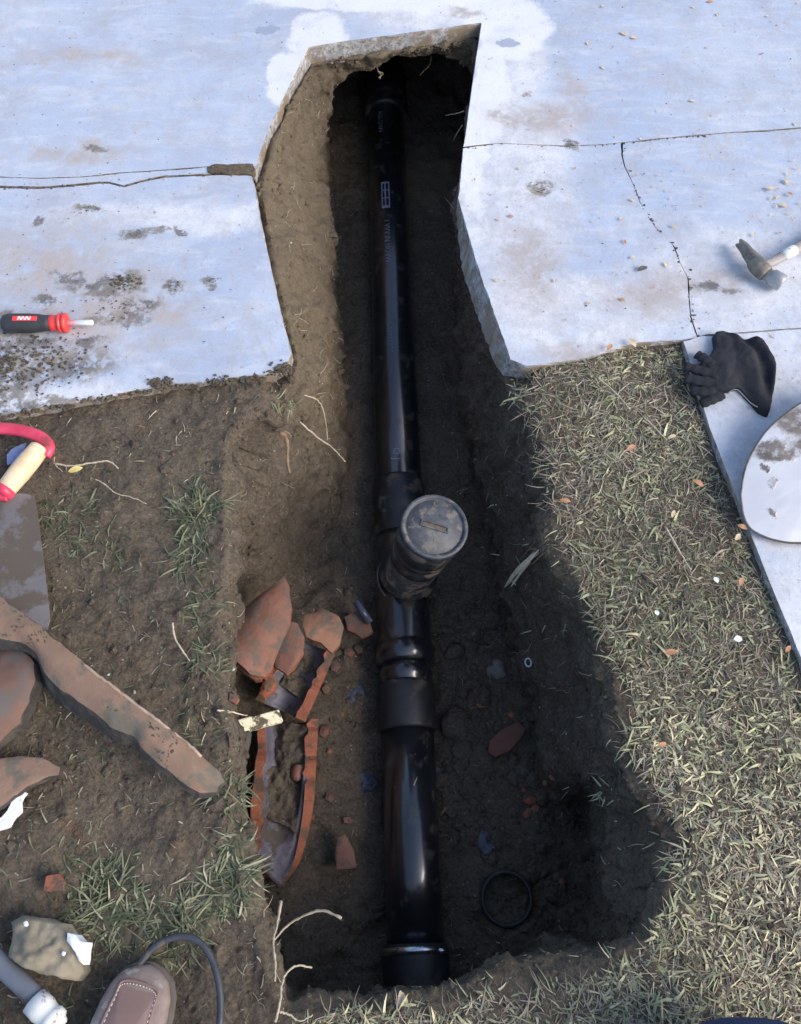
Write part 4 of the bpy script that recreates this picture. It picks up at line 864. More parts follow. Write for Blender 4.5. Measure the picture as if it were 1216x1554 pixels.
# round shovel blade on the path
sb = thing('shovel', P(1250, 730, .004), 'large rounded shovel blade caked with dried mud on the white path', 'shovel')
op = [(1124, 752), (1127, 720), (1138, 692), (1157, 664), (1186, 640), (1216, 622), (1270, 600), (1340, 610), (1385, 660), (1400, 720), (1370, 790), (1300, 822), (1216, 822), (1182, 817), (1160, 809), (1141, 797), (1130, 778)]
sc_ = P(1260, 720, 0); mb = MB(); opw = spline([tuple(P(x, y, .028)) for x, y in op+op[:1]], 6)[:-1]
plate(mb, [Vector(q) for q in opw], .0028, lambda x, y: .020*np.clip(1-((x-sc_.x)**2+(y-sc_.y)**2)/.034, -.6, 1)+.12*(y-P(1200, 800).y), rings=12, step=.008, jag=0, seed=62, rough=.0006); mb.build('blade', SHOVM, sb)
rimp = []
for q in opw: rimp.append(Vector((q[0], q[1], .027+.020*max(-.6, 1-((q[0]-sc_.x)**2+(q[1]-sc_.y)**2)/.034)+.12*(q[1]-P(1200, 800).y))))
mb = MB(); tube(mb, rimp+rimp[:1], .0022, 6, cap=False); mb.build('rolled_edge', BLADEM, sb)
mb = MB(); tube(mb, [P(1380, 700, .055), P(1450, 690, .06), P(1560, 670, .06)], [.022, .020, .018], 14); mb.build('socket', BLADEM, sb)
mb = MB(); tube(mb, [P(1550, 672, .06), P(2300, 540, .05)], .0165, 14); mb.build('shaft', WOODM, sb)
# screwdriver
sdv = thing('screwdriver', P(70, 490, 0), 'red and black stubby screwdriver with silver shaft on the stained slab', 'screwdriver')
A, B = P(4, 491, .0205), P(142, 489.5, .0205); LL = (B-A).length; k_ = LL/138
def q_(x): return (x-4)*k_
mb = MB(); lathe(mb, A, B, [(q_(4), .012), (q_(7), .0175), (q_(14), .0205), (q_(40), .0205), (q_(60), .0190), (q_(70), .0165), (q_(77), .0170), (q_(78), .014)], 28); mb.build('handle_grip', BLACKP, sdv)
mb = MB(); lathe(mb, A, B, [(q_(77), .014), (q_(77.5), .0175), (q_(84), .0165), (q_(90), .0160), (q_(91), .0205), (q_(94), .0205), (q_(95), .0165), (q_(96.5), .0165), (q_(97), .0205), (q_(102), .0200), (q_(103), .0165), (q_(103.5), .005)], 28); mb.build('collar', REDP, sdv)
mb = MB(); lathe(mb, A, B, [(q_(102), .0058), (q_(140), .0058), (q_(142), .0042)], 14); mb.build('shaft', simple('chrome', (.80, .80, .80), (.9, .9, .9), 60, .35, .02, .0005, metal=.35), sdv)
dx = (B-A).normalized(); sdx = dx.cross(Vector((0, 0, 1))).normalized()
def onhandle(x, e, lift): 
    r = .0205+lift; return A+dx*q_(x)+(-sdx*math.sin(e)+Vector((0, 0, 1))*math.cos(e))*r
mb = MB(); vs = []; fs = []
for i in range(9):
    x = 25+ (62-25)*i/8
    for j in range(5): vs.append(onhandle(x, -.42+j*.13, .0009-.0012*max(0, (x-40)/22)))
fs = [(i*5+j, (i+1)*5+j, (i+1)*5+j+1, i*5+j+1) for i in range(8) for j in range(4)]
mb.add(vs, fs); lb = mb.build('label_patch', REDP, sdv)
for i in range(7):
    x = 34+i*2.9; mb = MB(); sl_ = 1.0 if i % 2 else -.6
    vs = [onhandle(x-.9+sl_, -.34, .0013-.0012*max(0, (x-40)/22)), onhandle(x+.9+sl_, -.34, .0013-.0012*max(0, (x-40)/22)), onhandle(x+.9-sl_, .02, .0013-.0012*max(0, (x-40)/22)), onhandle(x-.9-sl_, .02, .0013-.0012*max(0, (x-40)/22))]
    mb.add(vs, [(0, 1, 2, 3)]); mb.build('lettering', WHITEP, sdv)
# hammer
hm = thing('hammer', P(1155, 410, 0), 'worn claw hammer with taped handle lying on the right slab', 'hammer')
for s_ in (0, 1):
    pts = [(1147+s_*9, 402-s_*3, .026), (1136+s_*8, 388-s_*2, .025), (1127+s_*7, 376-s_*3, .020), (1118+s_*9, 371-s_*6, .012)] if not s_ else [(1152, 398, .028), (1140, 386, .030), (1131, 374, .028), (1124, 364, .022)]
    mb = MB(); tube(mb, spline([tuple(P(*p)) for p in pts], 4), [.014, .014, .0138, .013, .0125, .0118, .011, .0105, .0098, .009, .0078, .006, .0035], 10, flat=.75); mb.build('claw', HAMM, hm)
mb = MB(); tube(mb, spline([tuple(P(*p)) for p in ((1143, 396, .026), (1153, 407, .026), (1163, 416, .025))], 4), [.0155, .0175, .0185, .019, .019, .019, .0185, .018, .017], 16); mb.build('head', HAMM, hm)
mb = MB(); lathe(mb, P(1160, 414, .024), P(1190, 431, .021), [(0, .0145), (.014, .0140), (.018, .0180), (.042, .0185), (.045, .0165), (.0452, 0)], 24); mb.build('striking_face', simple('polished_poll', (.26, .26, .27), (.42, .42, .43), 30, .4, .3, metal=.5, dirt=(.35, .31, .27), dirt_amt=.4, dirt_scale=40), hm)
mb = MB(); tube(mb, spline([tuple(P(*p)) for p in ((1150, 404, .026), (1168, 399, .024), (1190, 388, .022), (1216, 373, .021), (1260, 350, .020), (1330, 312, .019))], 4), [.013, .0125, .012, .0115, .011, .011, .011, .0115, .0115, .012, .012, .0125, .013, .0135, .014, .0145, .015, .015, .015, .015, .014], 14, flat=.8); mb.build('handle', HANDM, hm)
mb = MB(); tube(mb, [P(1186, 389.5, .0223), P(1195, 385, .0222), P(1206, 379, .0215)], [.0120, .0122, .0124], 14, flat=.85); mb.build('white_tape', PVCW, hm)
# glove
gv = thing('glove', P(1105, 565, .004), 'crumpled black fabric glove straddling the lawn edge and white path', 'glove')
gp = [(1086, 506), (1104, 508), (1122, 517), (1134, 519), (1150, 522), (1172, 536), (1174, 560), (1173, 590), (1173, 610), (1163, 634), (1150, 628), (1138, 614), (1128, 604), (1118, 592), (1104, 596), (1086, 600), (1068, 596), (1060, 575), (1058, 556), (1075, 545), (1082, 530), (1080, 514)]
gc = P(1118, 560)
def gzf(x, y):
    u = x-gc.x; v = y-gc.y
    f = .014*np.exp(-((u+.0)**2+(v-.01)**2)/.004)+.009*np.sin((u*1.2+v*.30)*115+3*fbm(x, y, 0*x, 14, 2, 3))*np.clip((u+.02)/.06, 0, 1)
    return .012+f+.006*fbm(x, y, 0*x, 30, 3, 8)
mb = MB(); plate(mb, w_(gp, .004), .006, gzf, rings=22, step=.0035, jag=.001, seed=71, rough=.001, edge=.010, centre=P(1112, 556, .004)); mb.build('palm_and_cuff', GLOVEM, gv)
fing = [[(1082, 556, .020), (1070, 545, .020), (1058, 538, .016)], [(1085, 570, .018), (1062, 562, .016), (1040, 556, .010)], [(1085, 582, .018), (1062, 578, .018), (1040, 574, .011)], [(1088, 592, .016), (1068, 594, .015), (1048, 592, .009)], [(1096, 598, .014), (1080, 606, .013), (1064, 613, .008)]]
for i, f_ in enumerate(fing):
    sp = spline([tuple(P(*q)) for q in f_], 6); n = len(sp); mb = MB()
    rd = [(.0125+.0012*math.sin(k*1.7+i))*(1-.18*k/n) for k in range(n)]
    tube(mb, sp+[sp[-1]], rd+[.0095], 14, flat=.62, cap=False)
    # hollow fingertip: inner wall
    tube(mb, [sp[-1], sp[-3]], [.0093, .0085], 14, flat=.6, cap=True); mb.build('finger', GLOVEM, gv)
mb = MB(); hem = spline([tuple(P(*q)) for q in ((1104, 597, .014), (1112, 592, .020), (1120, 592, .022), (1130, 602, .020), (1140, 612, .018), (1150, 618, .016))], 6); tube(mb, hem, .0013, 6); mb.build('hem', simple('hem', (.18, .17, .16), (.26, .25, .23), 60), gv)
# conduit with white fitting
cd_ = thing('conduit', P(40, 1500, -.01), 'dark grey plastic conduit ending in a dirty white elbow', 'conduit')
mb = MB(); tube(mb, spline([tuple(P(*q)) for q in ((-120, 1360, .02), (-30, 1432, .022), (10, 1472, .024), (40, 1500, .026), (68, 1532, .028))], 5), .0145, 18); mb.build('tube', CONDUIT, cd_)
mb = MB(); lathe(mb, P(52, 1518, .028), P(84, 1552, .028), [(0, .0150), (.0005, .0195), (.020, .0200), (.026, .0185), (.034, .0185), (.036, .0205), (.046, .020), (.052, .012)], 22); mb.build('fitting', PVCW, cd_)
mb = MB(); rock_mesh(mb, P(86, 1545, .026), .0125, 2, 1, 3, .05, smooth=True); mb.build('elbow_knob', PVCW, cd_)
# cable
mb = MB(); tube(mb, spline([tuple(P(*q)) for q in ((160, 1530, .01), (200, 1482, .010), (222, 1450, .012), (245, 1430, .016), (275, 1421, .018), (300, 1428, .018), (318, 1448, .018), (330, 1482, .018), (335, 1520, .018), (332, 1570, .018), (320, 1640, .01))], 8), .0052, 12)
tag(mb.build('cable', CABLE), 'black cable looping over the ground around the shoe tip', 'cable')
# shoe
sh = thing('shoe', P(200, 1560, -.01), 'brown leather moccasin shoe with pale toe stitching at the bottom edge', 'shoe')
toe = P(224, 1464, .03); dirn = (P(224, 1464, .03)-P(172, 1620, .03)).normalized(); dirn.z = 0; dirn.normalize(); sidev = Vector((dirn.y, -dirn.x, 0))
def sec(s):          # half width, top height at s metres behind the toe tip
    hw = np.interp(s, [0, .004, .015, .035, .06, .09, .13, .18, .24, .285, .295], [.002, .017, .034, .046, .051, .053, .049, .041, .039, .030, .012])
    ht = np.interp(s, [0, .01, .03, .06, .10, .14, .18, .24, .29], [.026, .036, .046, .053, .062, .075, .085, .090, .086]); return hw, ht
def shoe_shell(k_lo, k_hi, grow, name, mat, zlo=None, inset_top=None):
    ss = np.concatenate([np.linspace(0, .06, 16), np.linspace(.07, .295, 22)]); vs = []; n = 28
    for s in ss:
        hw, ht = sec(s); hw += grow
        for k in range(n):
            th = 2*math.pi*k/n; cx = math.cos(th); cy = math.sin(th)
            ex = abs(cx)**.75*(1 if cx > 0 else -1); ey = abs(cy)**.7*(1 if cy > 0 else -1)
            z = (k_hi(ht)+k_lo)/2+(k_hi(ht)-k_lo)/2*ey
            vs.append(toe-dirn*(s-grow)+sidev*(ex*hw)+Vector((0, 0, z-toe.z-.012)))
    m = len(ss); fs = [(i*n+k, i*n+(k+1) % n, (i+1)*n+(k+1) % n, (i+1)*n+k) for i in range(m-1) for k in range(n)]+[tuple(range(n))[::-1], tuple((m-1)*n+k for k in range(n))]
    mbx = MB(); mbx.add(vs, fs); return mbx.build(name, mat, sh)
shoe_shell(.012, lambda h: h, 0, 'upper', LEATHW); shoe_shell(.0, lambda h: .018, .004, 'sole', SOLE)
# raised vamp (plug) inside the seam, the seam ridge and its stitches
def vamp(f, lift, s0): 
    pts = []
    for s in np.concatenate([np.linspace(s0, .06, 14), np.linspace(.07, .20, 14)]):
        hw, ht = sec(s); pts.append((s, hw))
    return pts
us = np.concatenate([np.linspace(0, math.pi/2, 14), np.linspace(math.pi/2, math.pi, 14)[1:]])
seam = []
for a in np.linspace(-1, 1, 61):
    aa = abs(a); s = .030+.17*max(0, (aa-.28)/.72)**1.15 + .000
    if aa < .28: s = .024+.010*(aa/.28)**2.2; hwf = .60*math.sin(aa/.28*math.pi/2)
    else: s = .034+.16*((aa-.28)/.72)**1.1; hwf = .60+.06*((aa-.28)/.72)
    hw, ht = sec(s); x = math.copysign(hwf*sec(max(s, .05))[0], a)
    zz = .012+(ht-.012)/2+(ht-.012)/2*(max(0, 1-(abs(x)/hw)**2.6))**.27
    seam.append(toe-dirn*s+sidev*x+Vector((0, 0, zz-toe.z-.012)))
mb = MB(); tube(mb, seam, .0022, 7, cap=False); mb.build('seam_ridge', LEATH, sh)
cn = toe-dirn*.12+Vector((0, 0, .058-.012-toe.z+.012)); vs = []; n = len(seam)
for r in range(8):
    t = (r/7)
    for p in seam:
        q = cn.lerp(p, t); q.z += .0035*(1-t**4) if r < 7 else 0; 
        vs.append(q)
mb = MB(); mb.add(vs, [(r*n+k, r*n+k+1, (r+1)*n+k+1, (r+1)*n+k) for r in range(7) for k in range(n-1)]); mb.build('vamp', LEATH, sh)
for k in range(2, 60, 1):
    p = seam[k]; q = seam[k-1]; d = (p-q); inn = (cn-p); inn.z = 0; inn.normalize()
    mb = MB(); c0 = p+inn*.004+Vector((0, 0, .0022)); tube(mb, [c0-d*.28, c0+d*.28], .0009, 5); mb.build('stitch', THREAD, sh)
mb = MB(); base_a = toe-dirn*.235+Vector((0, 0, .02)); tube(mb, spline([tuple(base_a+Vector((0, 0, .03))), tuple(base_a+Vector((0, -.005, .10))), tuple(base_a+Vector((.0, -.03, .20)))], 5), .052, 20, up=(0, 1, 0)); mb.build('trouser_cuff', DENIM, sh)
# knee / trouser at the bottom right corner
mb = MB(); kn = spline([tuple(P(1100, 1580, .10)), tuple(P(1140, 1620, .14)), tuple(P(1200, 1760, .20)), tuple(P(1240, 2000, .26))], 6); 
kc = P(1130, 1545, .10)
tube(mb, [kc+Vector((0, -d, .002*d)) for d in (0, .004, .012, .025, .045, .08, .14, .25, .40)], [.030, .052, .074, .090, .100, .105, .106, .104, .10], 30, flat=.75)
tag(mb.build('trouser_leg', DENIM), 'navy blue denim knee just entering the bottom right corner', 'trousers')

# ------------------------------------------------------------------ grass
def blades(name, base, heading, pitch, length, width, rnd, mat, curl=None, droop=.6, origin=(0, 0, 0)):
    n = len(base); S = 4; ts = np.linspace(0, 1, S)
    hd = np.stack([np.cos(heading), np.sin(heading), np.zeros(n)], 1); sd_ = np.stack([-np.sin(heading), np.cos(heading), np.zeros(n)], 1)
    V = np.zeros((n, S*2, 3)); pos = base.copy(); step = length/(S-1); curl = np.zeros(n) if curl is None else curl
    roll = rng.uniform(-.9, .9, n)
    for i, t in enumerate(ts):
        pt = pitch-droop*t*rng.uniform(.5, 1.2, n)
        hh = hd+sd_*(curl*t)[:, None]; hh /= np.linalg.norm(hh, axis=1)[:, None]
        if i: pos = pos+hh*(np.cos(pt)*step)[:, None]+np.stack([0*pt, 0*pt, np.sin(pt)*step], 1)
        wd = (width*(1-t**2.2)*.5+.0002)[:, None]; wvec = sd_*np.cos(roll)[:, None]+np.array([0, 0, 1.])*np.sin(roll)[:, None]
        V[:, i*2] = pos-wvec*wd; V[:, i*2+1] = pos+wvec*wd
    F = np.array([[2*i, 2*i+1, 2*i+3, 2*i+2] for i in range(S-1)]); FF = (np.arange(n)[:, None, None]*S*2+F[None]).reshape(-1, 4)
    me = np_mesh(name, V.reshape(-1, 3)-np.array(origin), FF, mat)
    a = me.attributes.new('rnd', 'FLOAT', 'POINT'); a.data.foreach_set('value', np.repeat(rnd, S*2).astype(np.float32))
    o = bpy.data.objects.new(name, me); C.objects.link(o); o.location = origin; return o
lawn = [P(x, y) for x, y in ((785, 566), (820, 556), (880, 548), (960, 524), (1033, 522), (1072, 650), (1120, 780), (1157, 870), (1183, 930), (1212, 1005))]+[Vector((.975, -1.0, 0)), Vector((-.3, -1.0, 0)), P(420, 1640), P(440, 1556), P(520, 1544), P(600, 1540), P(700, 1522), P(800, 1506), P(900, 1490), P(975, 1465), P(1000, 1430)]+[P(x, y) for x, y in ((1012, 1370), (1022, 1320), (1040, 1270), (1000, 1215), (972, 1150), (958, 1080), (944, 1010), (912, 945), (878, 880), (850, 800), (832, 740), (808, 680), (788, 610))]
lx = np.array([p.x for p in lawn]); ly = np.array([p.y for p in lawn])
def sample(n, x0, x1, y0, y1, poly, fn=None, edge=.012):
    X = rng.uniform(x0, x1, n); Y = rng.uniform(y0, y1, n); s = poly_sdf(X, Y, poly); jit = fbm(X, Y, 0*X, 28, 3, 77)*.022
    k = s < jit-.0; 
    if fn is not None: k &= fn(X, Y)
    return X[k], Y[k]
def patchy(X, Y):
    nz = fbm(X, Y, 0*X, 6.5, 4, 91, .6); bald = np.clip((nz-.12)*6, 0, .86)
    for (px, py, r) in ((1070, 790, .09), (1000, 600, .08), (1140, 1010, .07), (840, 575, .07), (1110, 890, .05)):
        p = P(px, py); bald = np.maximum(bald, .85*np.exp(-((X-p.x)**2+(Y-p.y)**2)/(r*r)))
    p = P(1080, 1300); dens = np.exp(-((X-p.x)**2+(Y-p.y)**2)/.10); bald = bald*(1-dens)
    return rng.uniform(0, 1, len(X)) > bald
def gzs(X, Y): return np.array([gz(float(a), float(b), .3) for a, b in zip(X, Y)])
X, Y = sample(112000, -.35, 1.02, -.35, 1.2, lawn, patchy)
Zs = gzs(X, Y); n = len(X); lng = np.clip(rng.lognormal(-4.02, .42, n), .006, .045)
straw = np.clip((1-np.hypot((X-P(1190, 1290).x)/.45, (Y-P(1190, 1290).y)/.42)), 0, 1)  # moves blade colour towards the pale yellow end around the lower right
rnd = np.clip(rng.beta(1.6, 2.0, n)*.9+.50*straw+.18*fbm(X, Y, 0*X, 5, 3, 13), 0, 1)
lw = blades('lawn', np.stack([X, Y, Zs-.001], 1), rng.uniform(0, 6.283, n), rng.uniform(.0, .75, n), lng, np.clip(rng.lognormal(-5.68, .35, n), .0012, .006), rnd, GRASS, rng.normal(0, .9, n), 1.1)
tag(lw, 'short patchy green and straw coloured lawn right of the trench', kind='stuff')
X, Y = sample(42000, -.35, 1.02, -.35, 1.2, lawn); Zs = gzs(X, Y); n = len(X)
th_ = blades('thatch', np.stack([X, Y, Zs+.001], 1), rng.uniform(0, 6.283, n), rng.uniform(0, .35, n), rng.uniform(.01, .045, n), rng.uniform(.0006, .0024, n), rng.uniform(0, 1, n), THATCH, rng.normal(0, 1.0, n), .35)
tag(th_, 'dry brown thatch lying between the lawn blades', kind='stuff')
# outer lawn, coarser
X = rng.uniform(-1.5, 1.5, 9000); Y = rng.uniform(-1.2, -.3, 9000); k = (X > -.3) & (X < .97); X, Y = X[k], Y[k]; n = len(X)
tag(blades('outer_lawn', np.stack([X, Y, gzs(X, Y)], 1), rng.uniform(0, 6.283, n), rng.uniform(.1, 1.0, n), rng.uniform(.02, .05, n), rng.uniform(.003, .007, n), rng.uniform(.1, .9, n), GRASS, rng.normal(0, .5, n), .9), 'lawn continuing outside the picture', kind='stuff')
TG = 'grass tufts around the trench'
tufts = [(300, 775, .045, 150, .040, 'brightest tall green tuft at the top of the left trench rim'), (296, 845, .040, 70, .035, 'loose tuft right below the tall one on the left rim'),
 (305, 925, .035, 45, .028, 'sparse tuft on the left rim opposite the pointed clay shard'), (312, 1000, .03, 45, .026, 'sparse tuft on the left rim beside the clay collar'), (308, 1100, .028, 30, .024, 'thin tuft on the rim left of the cream stick'),
 (105, 795, .055, 90, .032, 'flat grey green tuft right of the steel blade'), (160, 830, .045, 45, .030, 'faint trampled grass patch between the blade and the rim'),
 (345, 1205, .026, 55, .034, 'small tuft at the tip of the long clay pipe half'), (355, 1280, .022, 45, .032, 'narrow tuft on the rim below the clay pipe half'),
 (160, 1370, .050, 190, .042, 'dense dark green tuft right of the brick red chip'), (135, 1310, .035, 35, .03, 'few blades above the dense dark tuft'), (340, 1345, .038, 150, .040, 'dense green tuft on the rim above the cable loop'), (270, 1410, .040, 150, .040, 'dense green tuft touching the top of the cable loop'), (215, 1395, .04, 60, .034, 'thin grass linking the two dense dark tufts'),
 (430, 612, .022, 24, .030, 'little pale tuft hanging below the slab corner'), (952, 1118, .012, 9, .034, 'few bright green leaves hanging over the right rim'), (920, 1200, .012, 9, .026, 'pale wisp of grass clinging to the right trench wall'), (300, 700+30, .03, 14, .026, 'scattered blades at the top left of the trench hollow')]
for (px, py, r, nb, ln, lab) in tufts:
    c, _n = hit(px, py); nb = int(nb*1.5); r *= 1.12
    aa = rng.uniform(0, 6.283, nb); rr_ = r*np.sqrt(rng.uniform(0, 1, nb)); X = c.x+np.cos(aa)*rr_; Y = c.y+np.sin(aa)*rr_*1.1
    Zs = np.array([gz(float(a), float(b), .3) for a, b in zip(X, Y)]); Zs = np.where(Zs < c.z-.06, c.z-.01, Zs)
    nb2 = nb; hd = np.where(rng.uniform(0, 1, nb) < .35, aa+rng.normal(0, .8, nb), rng.uniform(0, 6.283, nb))
    lng = np.clip(rng.normal(ln, ln*.3, nb), .01, .08); pit = np.clip(1.0-rr_/r*.7, .1, 1.2)*rng.uniform(.4, 1.2, nb)
    o = blades('grass_tuft', np.stack([X, Y, Zs], 1), hd, pit, lng, rng.uniform(.0014, .0040, nb), rng.uniform(0, 1, nb) if px < 400 else rng.uniform(.5, 1, nb), TUFT if px < 900 or px > 945 else GRASS, rng.normal(0, .9, nb), 1.0, origin=(c.x, c.y, c.z))
    tag(o, lab, 'grass tuft', TG)
# stray blades and straw on the bare soil
X = rng.uniform(-.75, -.18, 900); Y = rng.uniform(-.15, 1.05, 900); k = fbm(X, Y, 0*X, 7, 3, 5) > -.05
rimk = poly_sdf(X, Y, [(p.x, p.y) for p in rimw]) > .004; cov = poly_sdf(X, Y, left_cov) > .01; k &= rimk & cov; X, Y = X[k], Y[k]; n = len(X)
tag(blades('stray_blades', np.stack([X, Y, gzs(X, Y)+.001], 1), rng.uniform(0, 6.283, n), rng.uniform(0, .4, n), rng.uniform(.008, .030, n), rng.uniform(.001, .003, n), rng.uniform(0, 1, n), TUFT, rng.normal(0, .5, n), .4), 'stray grass blades trodden into the bare soil', kind='stuff')
X = rng.uniform(-.8, .25, 1300); Y = rng.uniform(-.15, 1.05, 1300); k = (poly_sdf(X, Y, left_cov) > .01) & (rng.uniform(0, 1, len(X)) < np.where(X < -.2, .9, .22)); X, Y = X[k], Y[k]; n = len(X)
tag(blades('straw_litter', np.stack([X, Y, gzs(X, Y)+.0015], 1), rng.uniform(0, 6.283, n), rng.uniform(0, .25, n), rng.uniform(.004, .026, n), rng.uniform(.0005, .0018, n), rng.uniform(0, 1, n), THATCH, rng.normal(0, .9, n), .3), 'broken straw scattered over soil and trench floor', kind='stuff')
X = rng.uniform(.05, .5, 420); Y = rng.uniform(-.1, 1.1, 420); s_ = poly_sdf(X, Y, [(p.x, p.y) for p in rimw]); k = (s_ < .01) & (s_ > -.07); X, Y = X[k], Y[k]; n = len(X)
tag(blades('rim_blades', np.stack([X, Y, gzs(X, Y)+.002], 1), rng.uniform(2.0, 4.3, n), rng.uniform(-.6, .4, n), rng.uniform(.012, .032, n), rng.uniform(.001, .0026, n), rng.uniform(.2, 1, n), GRASS, rng.normal(0, .5, n), .9), 'dry blades hanging over the right rim of the trench', kind='stuff')

# ------------------------------------------------------------------ loose crumbs of soil, pebbles
def crumbs(name, pts, sizes, mat, label, flat=.7):
    ico = bmesh.new(); bmesh.ops.create_icosphere(ico, subdivisions=1, radius=1); ico.verts.ensure_lookup_table()
    bv = np.array([tuple(v.co) for v in ico.verts]); bf = np.array([[v.index for v in f.verts] for f in ico.faces]); ico.free()
    keep = len(bv); n = len(pts); k = rng.uniform(.65, 1.25, (n, keep, 1)); st = rng.uniform(.6, 1.25, (n, 1, 3)); st[..., 2] *= flat
    V = bv[None]*k*st*np.array(sizes)[:, None, None]; a = rng.uniform(0, 6.28, n); ca_, sa_ = np.cos(a)[:, None], np.sin(a)[:, None]
    x = V[..., 0]*ca_-V[..., 1]*sa_; y = V[..., 0]*sa_+V[..., 1]*ca_; V = np.stack([x, y, V[..., 2]], -1)+np.array(pts)[:, None]
    F = (np.arange(n)[:, None, None]*keep+bf[None]).reshape(-1, 3)
    o = bpy.data.objects.new(name, np_mesh(name, V.reshape(-1, 3), F, mat, False)); C.objects.link(o); return tag(o, label, kind='stuff')
vis = []
idx = rng.integers(n_out-100, NRg-4, 90000)*NS+rng.integers(0, NS, 90000)
Q = Vf[idx]; keepm = (Q[:, 1] > -.25) & (Q[:, 1] < 2.6) & (np.abs(Q[:, 0]) < 1.0)
sdq = poly_sdf(Q[:, 0], Q[:, 1], left_cov); keepm &= ~((sdq < 0) & (Q[:, 2] > -.13) & (Q[:, 0] < .3) & (idx//NS < n_out)); keepm &= ~((sdq < 0) & (idx//NS < n_out))
cl = fbm(Q[:, 0], Q[:, 1], Q[:, 2], 8, 3, 61); keepm &= (cl > -.05) | (rng.uniform(0, 1, len(Q)) < .25)
Q = Q[keepm][:30000]; sz = np.clip(rng.lognormal(-6.35, .6, len(Q)), .0008, .010)
crumbs('soil_crumbs', Q, sz, SOIL, 'loose crumbs of soil over the ground and trench')
crumbs('clay_crumbs', np.array([tuple(p) for p in pts_]), rng.uniform(.0006, .0028, len(pts_)), SOIL, 'dried soil crumbs stuck to the long clay pipe half', .5)
fl = (Q[:, 2] < -.38) & (Q[:, 0] > .03) & (Q[:, 1] < .85) & (Q[:, 1] > .2); Qf = Q[fl][:420]
Qg = Q[(Q[:, 2] > -.12) & (Q[:, 0] < -.2)][:260]; Qw = Q[(Q[:, 2] < -.05) & (Q[:, 0] < -.1)][:240]
Qb = Vf[rng.integers(NRg-42, NRg-3, 6000)*NS+rng.integers(0, NS, 6000)]; Qb = Qb[(Qb[:, 0] > .035) & (Qb[:, 1] < 1.0) & (Qb[:, 1] > .0)]; Qb = Qb[fbm(Qb[:, 0], Qb[:, 1], 0*Qb[:, 0], 7, 3, 4) > -.02][:520]; crumbs('trench_rubble', Qb, np.clip(rng.lognormal(-4.75, .5, len(Qb)), .003, .021), SOIL, 'dark broken rubble of soil and stone on the trench floor right of the pipe', .8)
Qa = np.vstack([Qf, Qg, Qw]); crumbs('soil_lumps', Qa, np.clip(rng.lognormal(-4.9, .45, len(Qa)), .003, .017), SOIL, 'broken lumps of dug soil on the trench floor and beside it', .6)
Q2 = Q[rng.integers(0, len(Q), 260)]+np.array([0, 0, .001]); crumbs('pebbles', Q2, np.clip(rng.lognormal(-6.4, .4, len(Q2)), .001, .004), simple('pebble', (.30, .28, .25), (.5, .48, .45), 60), 'tiny pale pebbles dotted through the soil')
# clods along the lower left slab edge and on the slabs
ed = w_([(443, 548), (425, 558), (405, 570), (345, 577), (270, 585), (240, 582), (215, 592), (150, 606), (60, 620), (0, 632)]); er = resample(ed, .004, False)
pts = []; szs = []
for p in er:
    for _ in range(2):
        if random.random() < .55: pts.append((p.x+random.gauss(0, .006), p.y+random.gauss(0, .006), -.004+random.uniform(-.004, .003))); szs.append(random.uniform(.002, .007))
for (x, y, k, sp, sz_) in ((245, 583, 60, .014, .006), (432, 560, 70, .014, .006), (340, 578, 20, .01, .005), (190, 428, 80, .018, .004), (20, 560, 260, .05, .004), (-20, 540, 200, .06, .005), (90, 540, 120, .05, .003), (180, 470, 60, .04, .0025), (130, 318, 25, .012, .002), (820, 285, 25, .012, .0022), (870, 222, 14, .01, .002), (205, 355, 20, .01, .002), (265, 433, 25, .008, .0022), (323, 424, 18, .007, .002)):
    p = P(x, y)
    for _ in range(k): pts.append((p.x+random.gauss(0, sp), p.y+random.gauss(0, sp*.6), .0006)); szs.append(sz_*random.uniform(.3, 1))
for q_l in (rc, jt[:8], lc, hair):
    for a_, b_ in zip(q_l, q_l[1:]):
        for _ in range(max(2, int(math.hypot(a_[0]-b_[0], a_[1]-b_[1])/4))):
            t_ = random.random(); p = P(a_[0]+(b_[0]-a_[0])*t_, a_[1]+(b_[1]-a_[1])*t_); sp = .003 if q_l is not rc else .005
            if abs(p.x) < 1.3: pts.append((p.x+random.gauss(0, sp), p.y+random.gauss(0, sp), -.002)); szs.append(random.uniform(.0008, .0034))
for _ in range(420):
    p = P(random.uniform(0, 1216), random.uniform(0, 520))
    if poly_sdf(np.array([p.x]), np.array([p.y]), left_cov)[0] < -.01: pts.append((p.x, p.y, .0004)); szs.append(random.uniform(.0006, .0019))
crumbs('slab_crumbs', np.array(pts), np.array(szs), SOIL, 'crumbs of dark soil spilled on the concrete', .5)
# ------------------------------------------------------------------ dry leaves
def leaf(px, py, s, mat, label, name='dried_leaf', z=.002, seed=0, group=None, asp=.5, cat='leaf'):
    rr = random.Random(seed); p = P(px, py, z); a = rr.uniform(0, 6.28); u = Vector((math.cos(a), math.sin(a), 0)); v = Vector((-u.y, u.x, 0)); vs = []; fs = []
    n = 6
    for i in range(n+1):
        t = i/n; wd = math.sin(math.pi*min(1, t*.96+.02))**.8*s*asp*.5; cz = .25*s*math.sin(t*2.6)*rr.uniform(.6, 1)
        for e in (-1, 0, 1): vs.append(p+u*((t-.5)*s)+v*(e*wd)+Vector((0, 0, cz*.3+abs(e)*wd*.35*rr.uniform(.3, 1.2))))
    fs = [(i*3+j, (i+1)*3+j, (i+1)*3+j+1, i*3+j+1) for i in range(n) for j in range(2)]
    mbx = MB(); mbx.add(vs, fs); return tag(mbx.build(name, mat), label, cat, group)
LG = 'dry leaf scraps on the patio'
spots = []
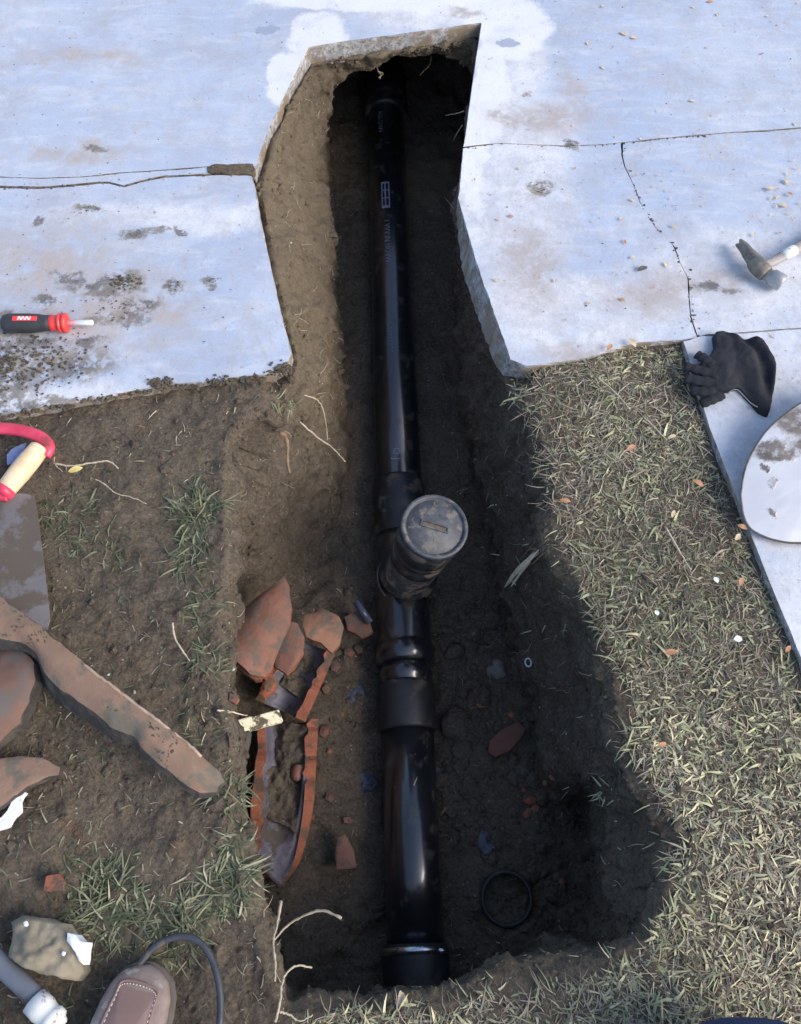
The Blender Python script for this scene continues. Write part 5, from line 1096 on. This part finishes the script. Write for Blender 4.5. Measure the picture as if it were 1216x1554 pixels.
for i in range(95):
    if i < 24: x, y = random.gauss(1190, 22), random.gauss(305, 26)
    elif i < 36: x, y = random.gauss(1130, 60), random.gauss(20, 15)
    elif i < 50: x, y = random.gauss(975, 35), random.gauss(300, 45)
    else: x, y = random.uniform(720, 1216), random.uniform(0, 500)
    if x > 725+(-.1*y if y < 300 else .2*(y-300)) and 0 < y < 505 and x < 1240: spots.append((x, y))
for i, (x, y) in enumerate(spots):
    leaf(x, y, min(.021, random.lognormvariate(-4.7, .45)), LEAFM if i % 5 else LEAFR, 'tiny tan dried leaf scrap scattered on the pale concrete', seed=i, group=LG)
for i, (x, y, s, m, lab) in enumerate(((115, 713, .028, LEAFY, 'small yellow leaf on soil under the pale curved root'), (975, 408, .026, simple('dark_leaf', (.08, .07, .07), (.13, .11, .1), 60), 'curled dark leaf alone in the middle of the right slab'), (1028, 378, .016, LEAFR, 'x'), )):
    if lab != 'x': leaf(x, y, s, m, lab, seed=i+200, z=.004 if y < 600 else .006)
for i, (x, y, s, m) in enumerate(((958, 680, .022, LEAFR), (1060, 733, .022, LEAFR), (858, 760, .020, LEAFR), (1018, 990, .022, LEAFR), (1196, 985, .016, LEAFR), (1022, 780, .016, LEAFM), (1127, 800, .02, LEAFR), (1120, 815, .018, LEAFM), (1125, 883, .018, LEAFR), (1020, 663, .018, LEAFM), (1005, 1130, .016, LEAFR), (960, 520, .026, LEAFM), (925, 527, .02, LEAFR))):
    leaf(x, y, s, m, ('rusty leaf in the upper middle of the lawn', 'rusty leaf on the lawn left of the shovel blade', 'rusty leaf at the lawn rim right of the cleanout cap', 'rusty leaf in the lawn level with the pipe hub', 'rusty leaf against the path edge at the right border', 'tan leaf on the bald lawn patch', 'rusty leaf by the path edge under the shovel blade, upper of the pair', 'tan leaf by the path edge under the shovel blade, lower of the pair', 'rusty leaf on the lawn edge just below the shovel blade', 'tan leaf beside the lower pale runner stem', 'rusty leaf low in the lawn right of the overhanging green leaves', 'tan leaf at the top lawn edge against the slab', 'small rusty leaf at the top lawn edge left of the tan one')[i], seed=i+300, z=.014 if y > 560 else .008, group='brown leaves in the lawn')
for i, (x, y, s) in enumerate(((997, 930, .010), (1120, 970, .015), (1087, 880, .012))):
    leaf(x, y, s, PALEB, ['small white petal like scrap on the lawn nearest the trench', 'largest pale scrap on the lawn near the path edge', 'pale grey scrap in the middle of the lawn'][i], 'pale_scrap', .016, seed=i+400, asp=.8, cat='scrap')
leaf(612, 1520, .03, LEAFM, 'pale dry leaf tip at the lower end of the pipe', seed=500, z=-.02)
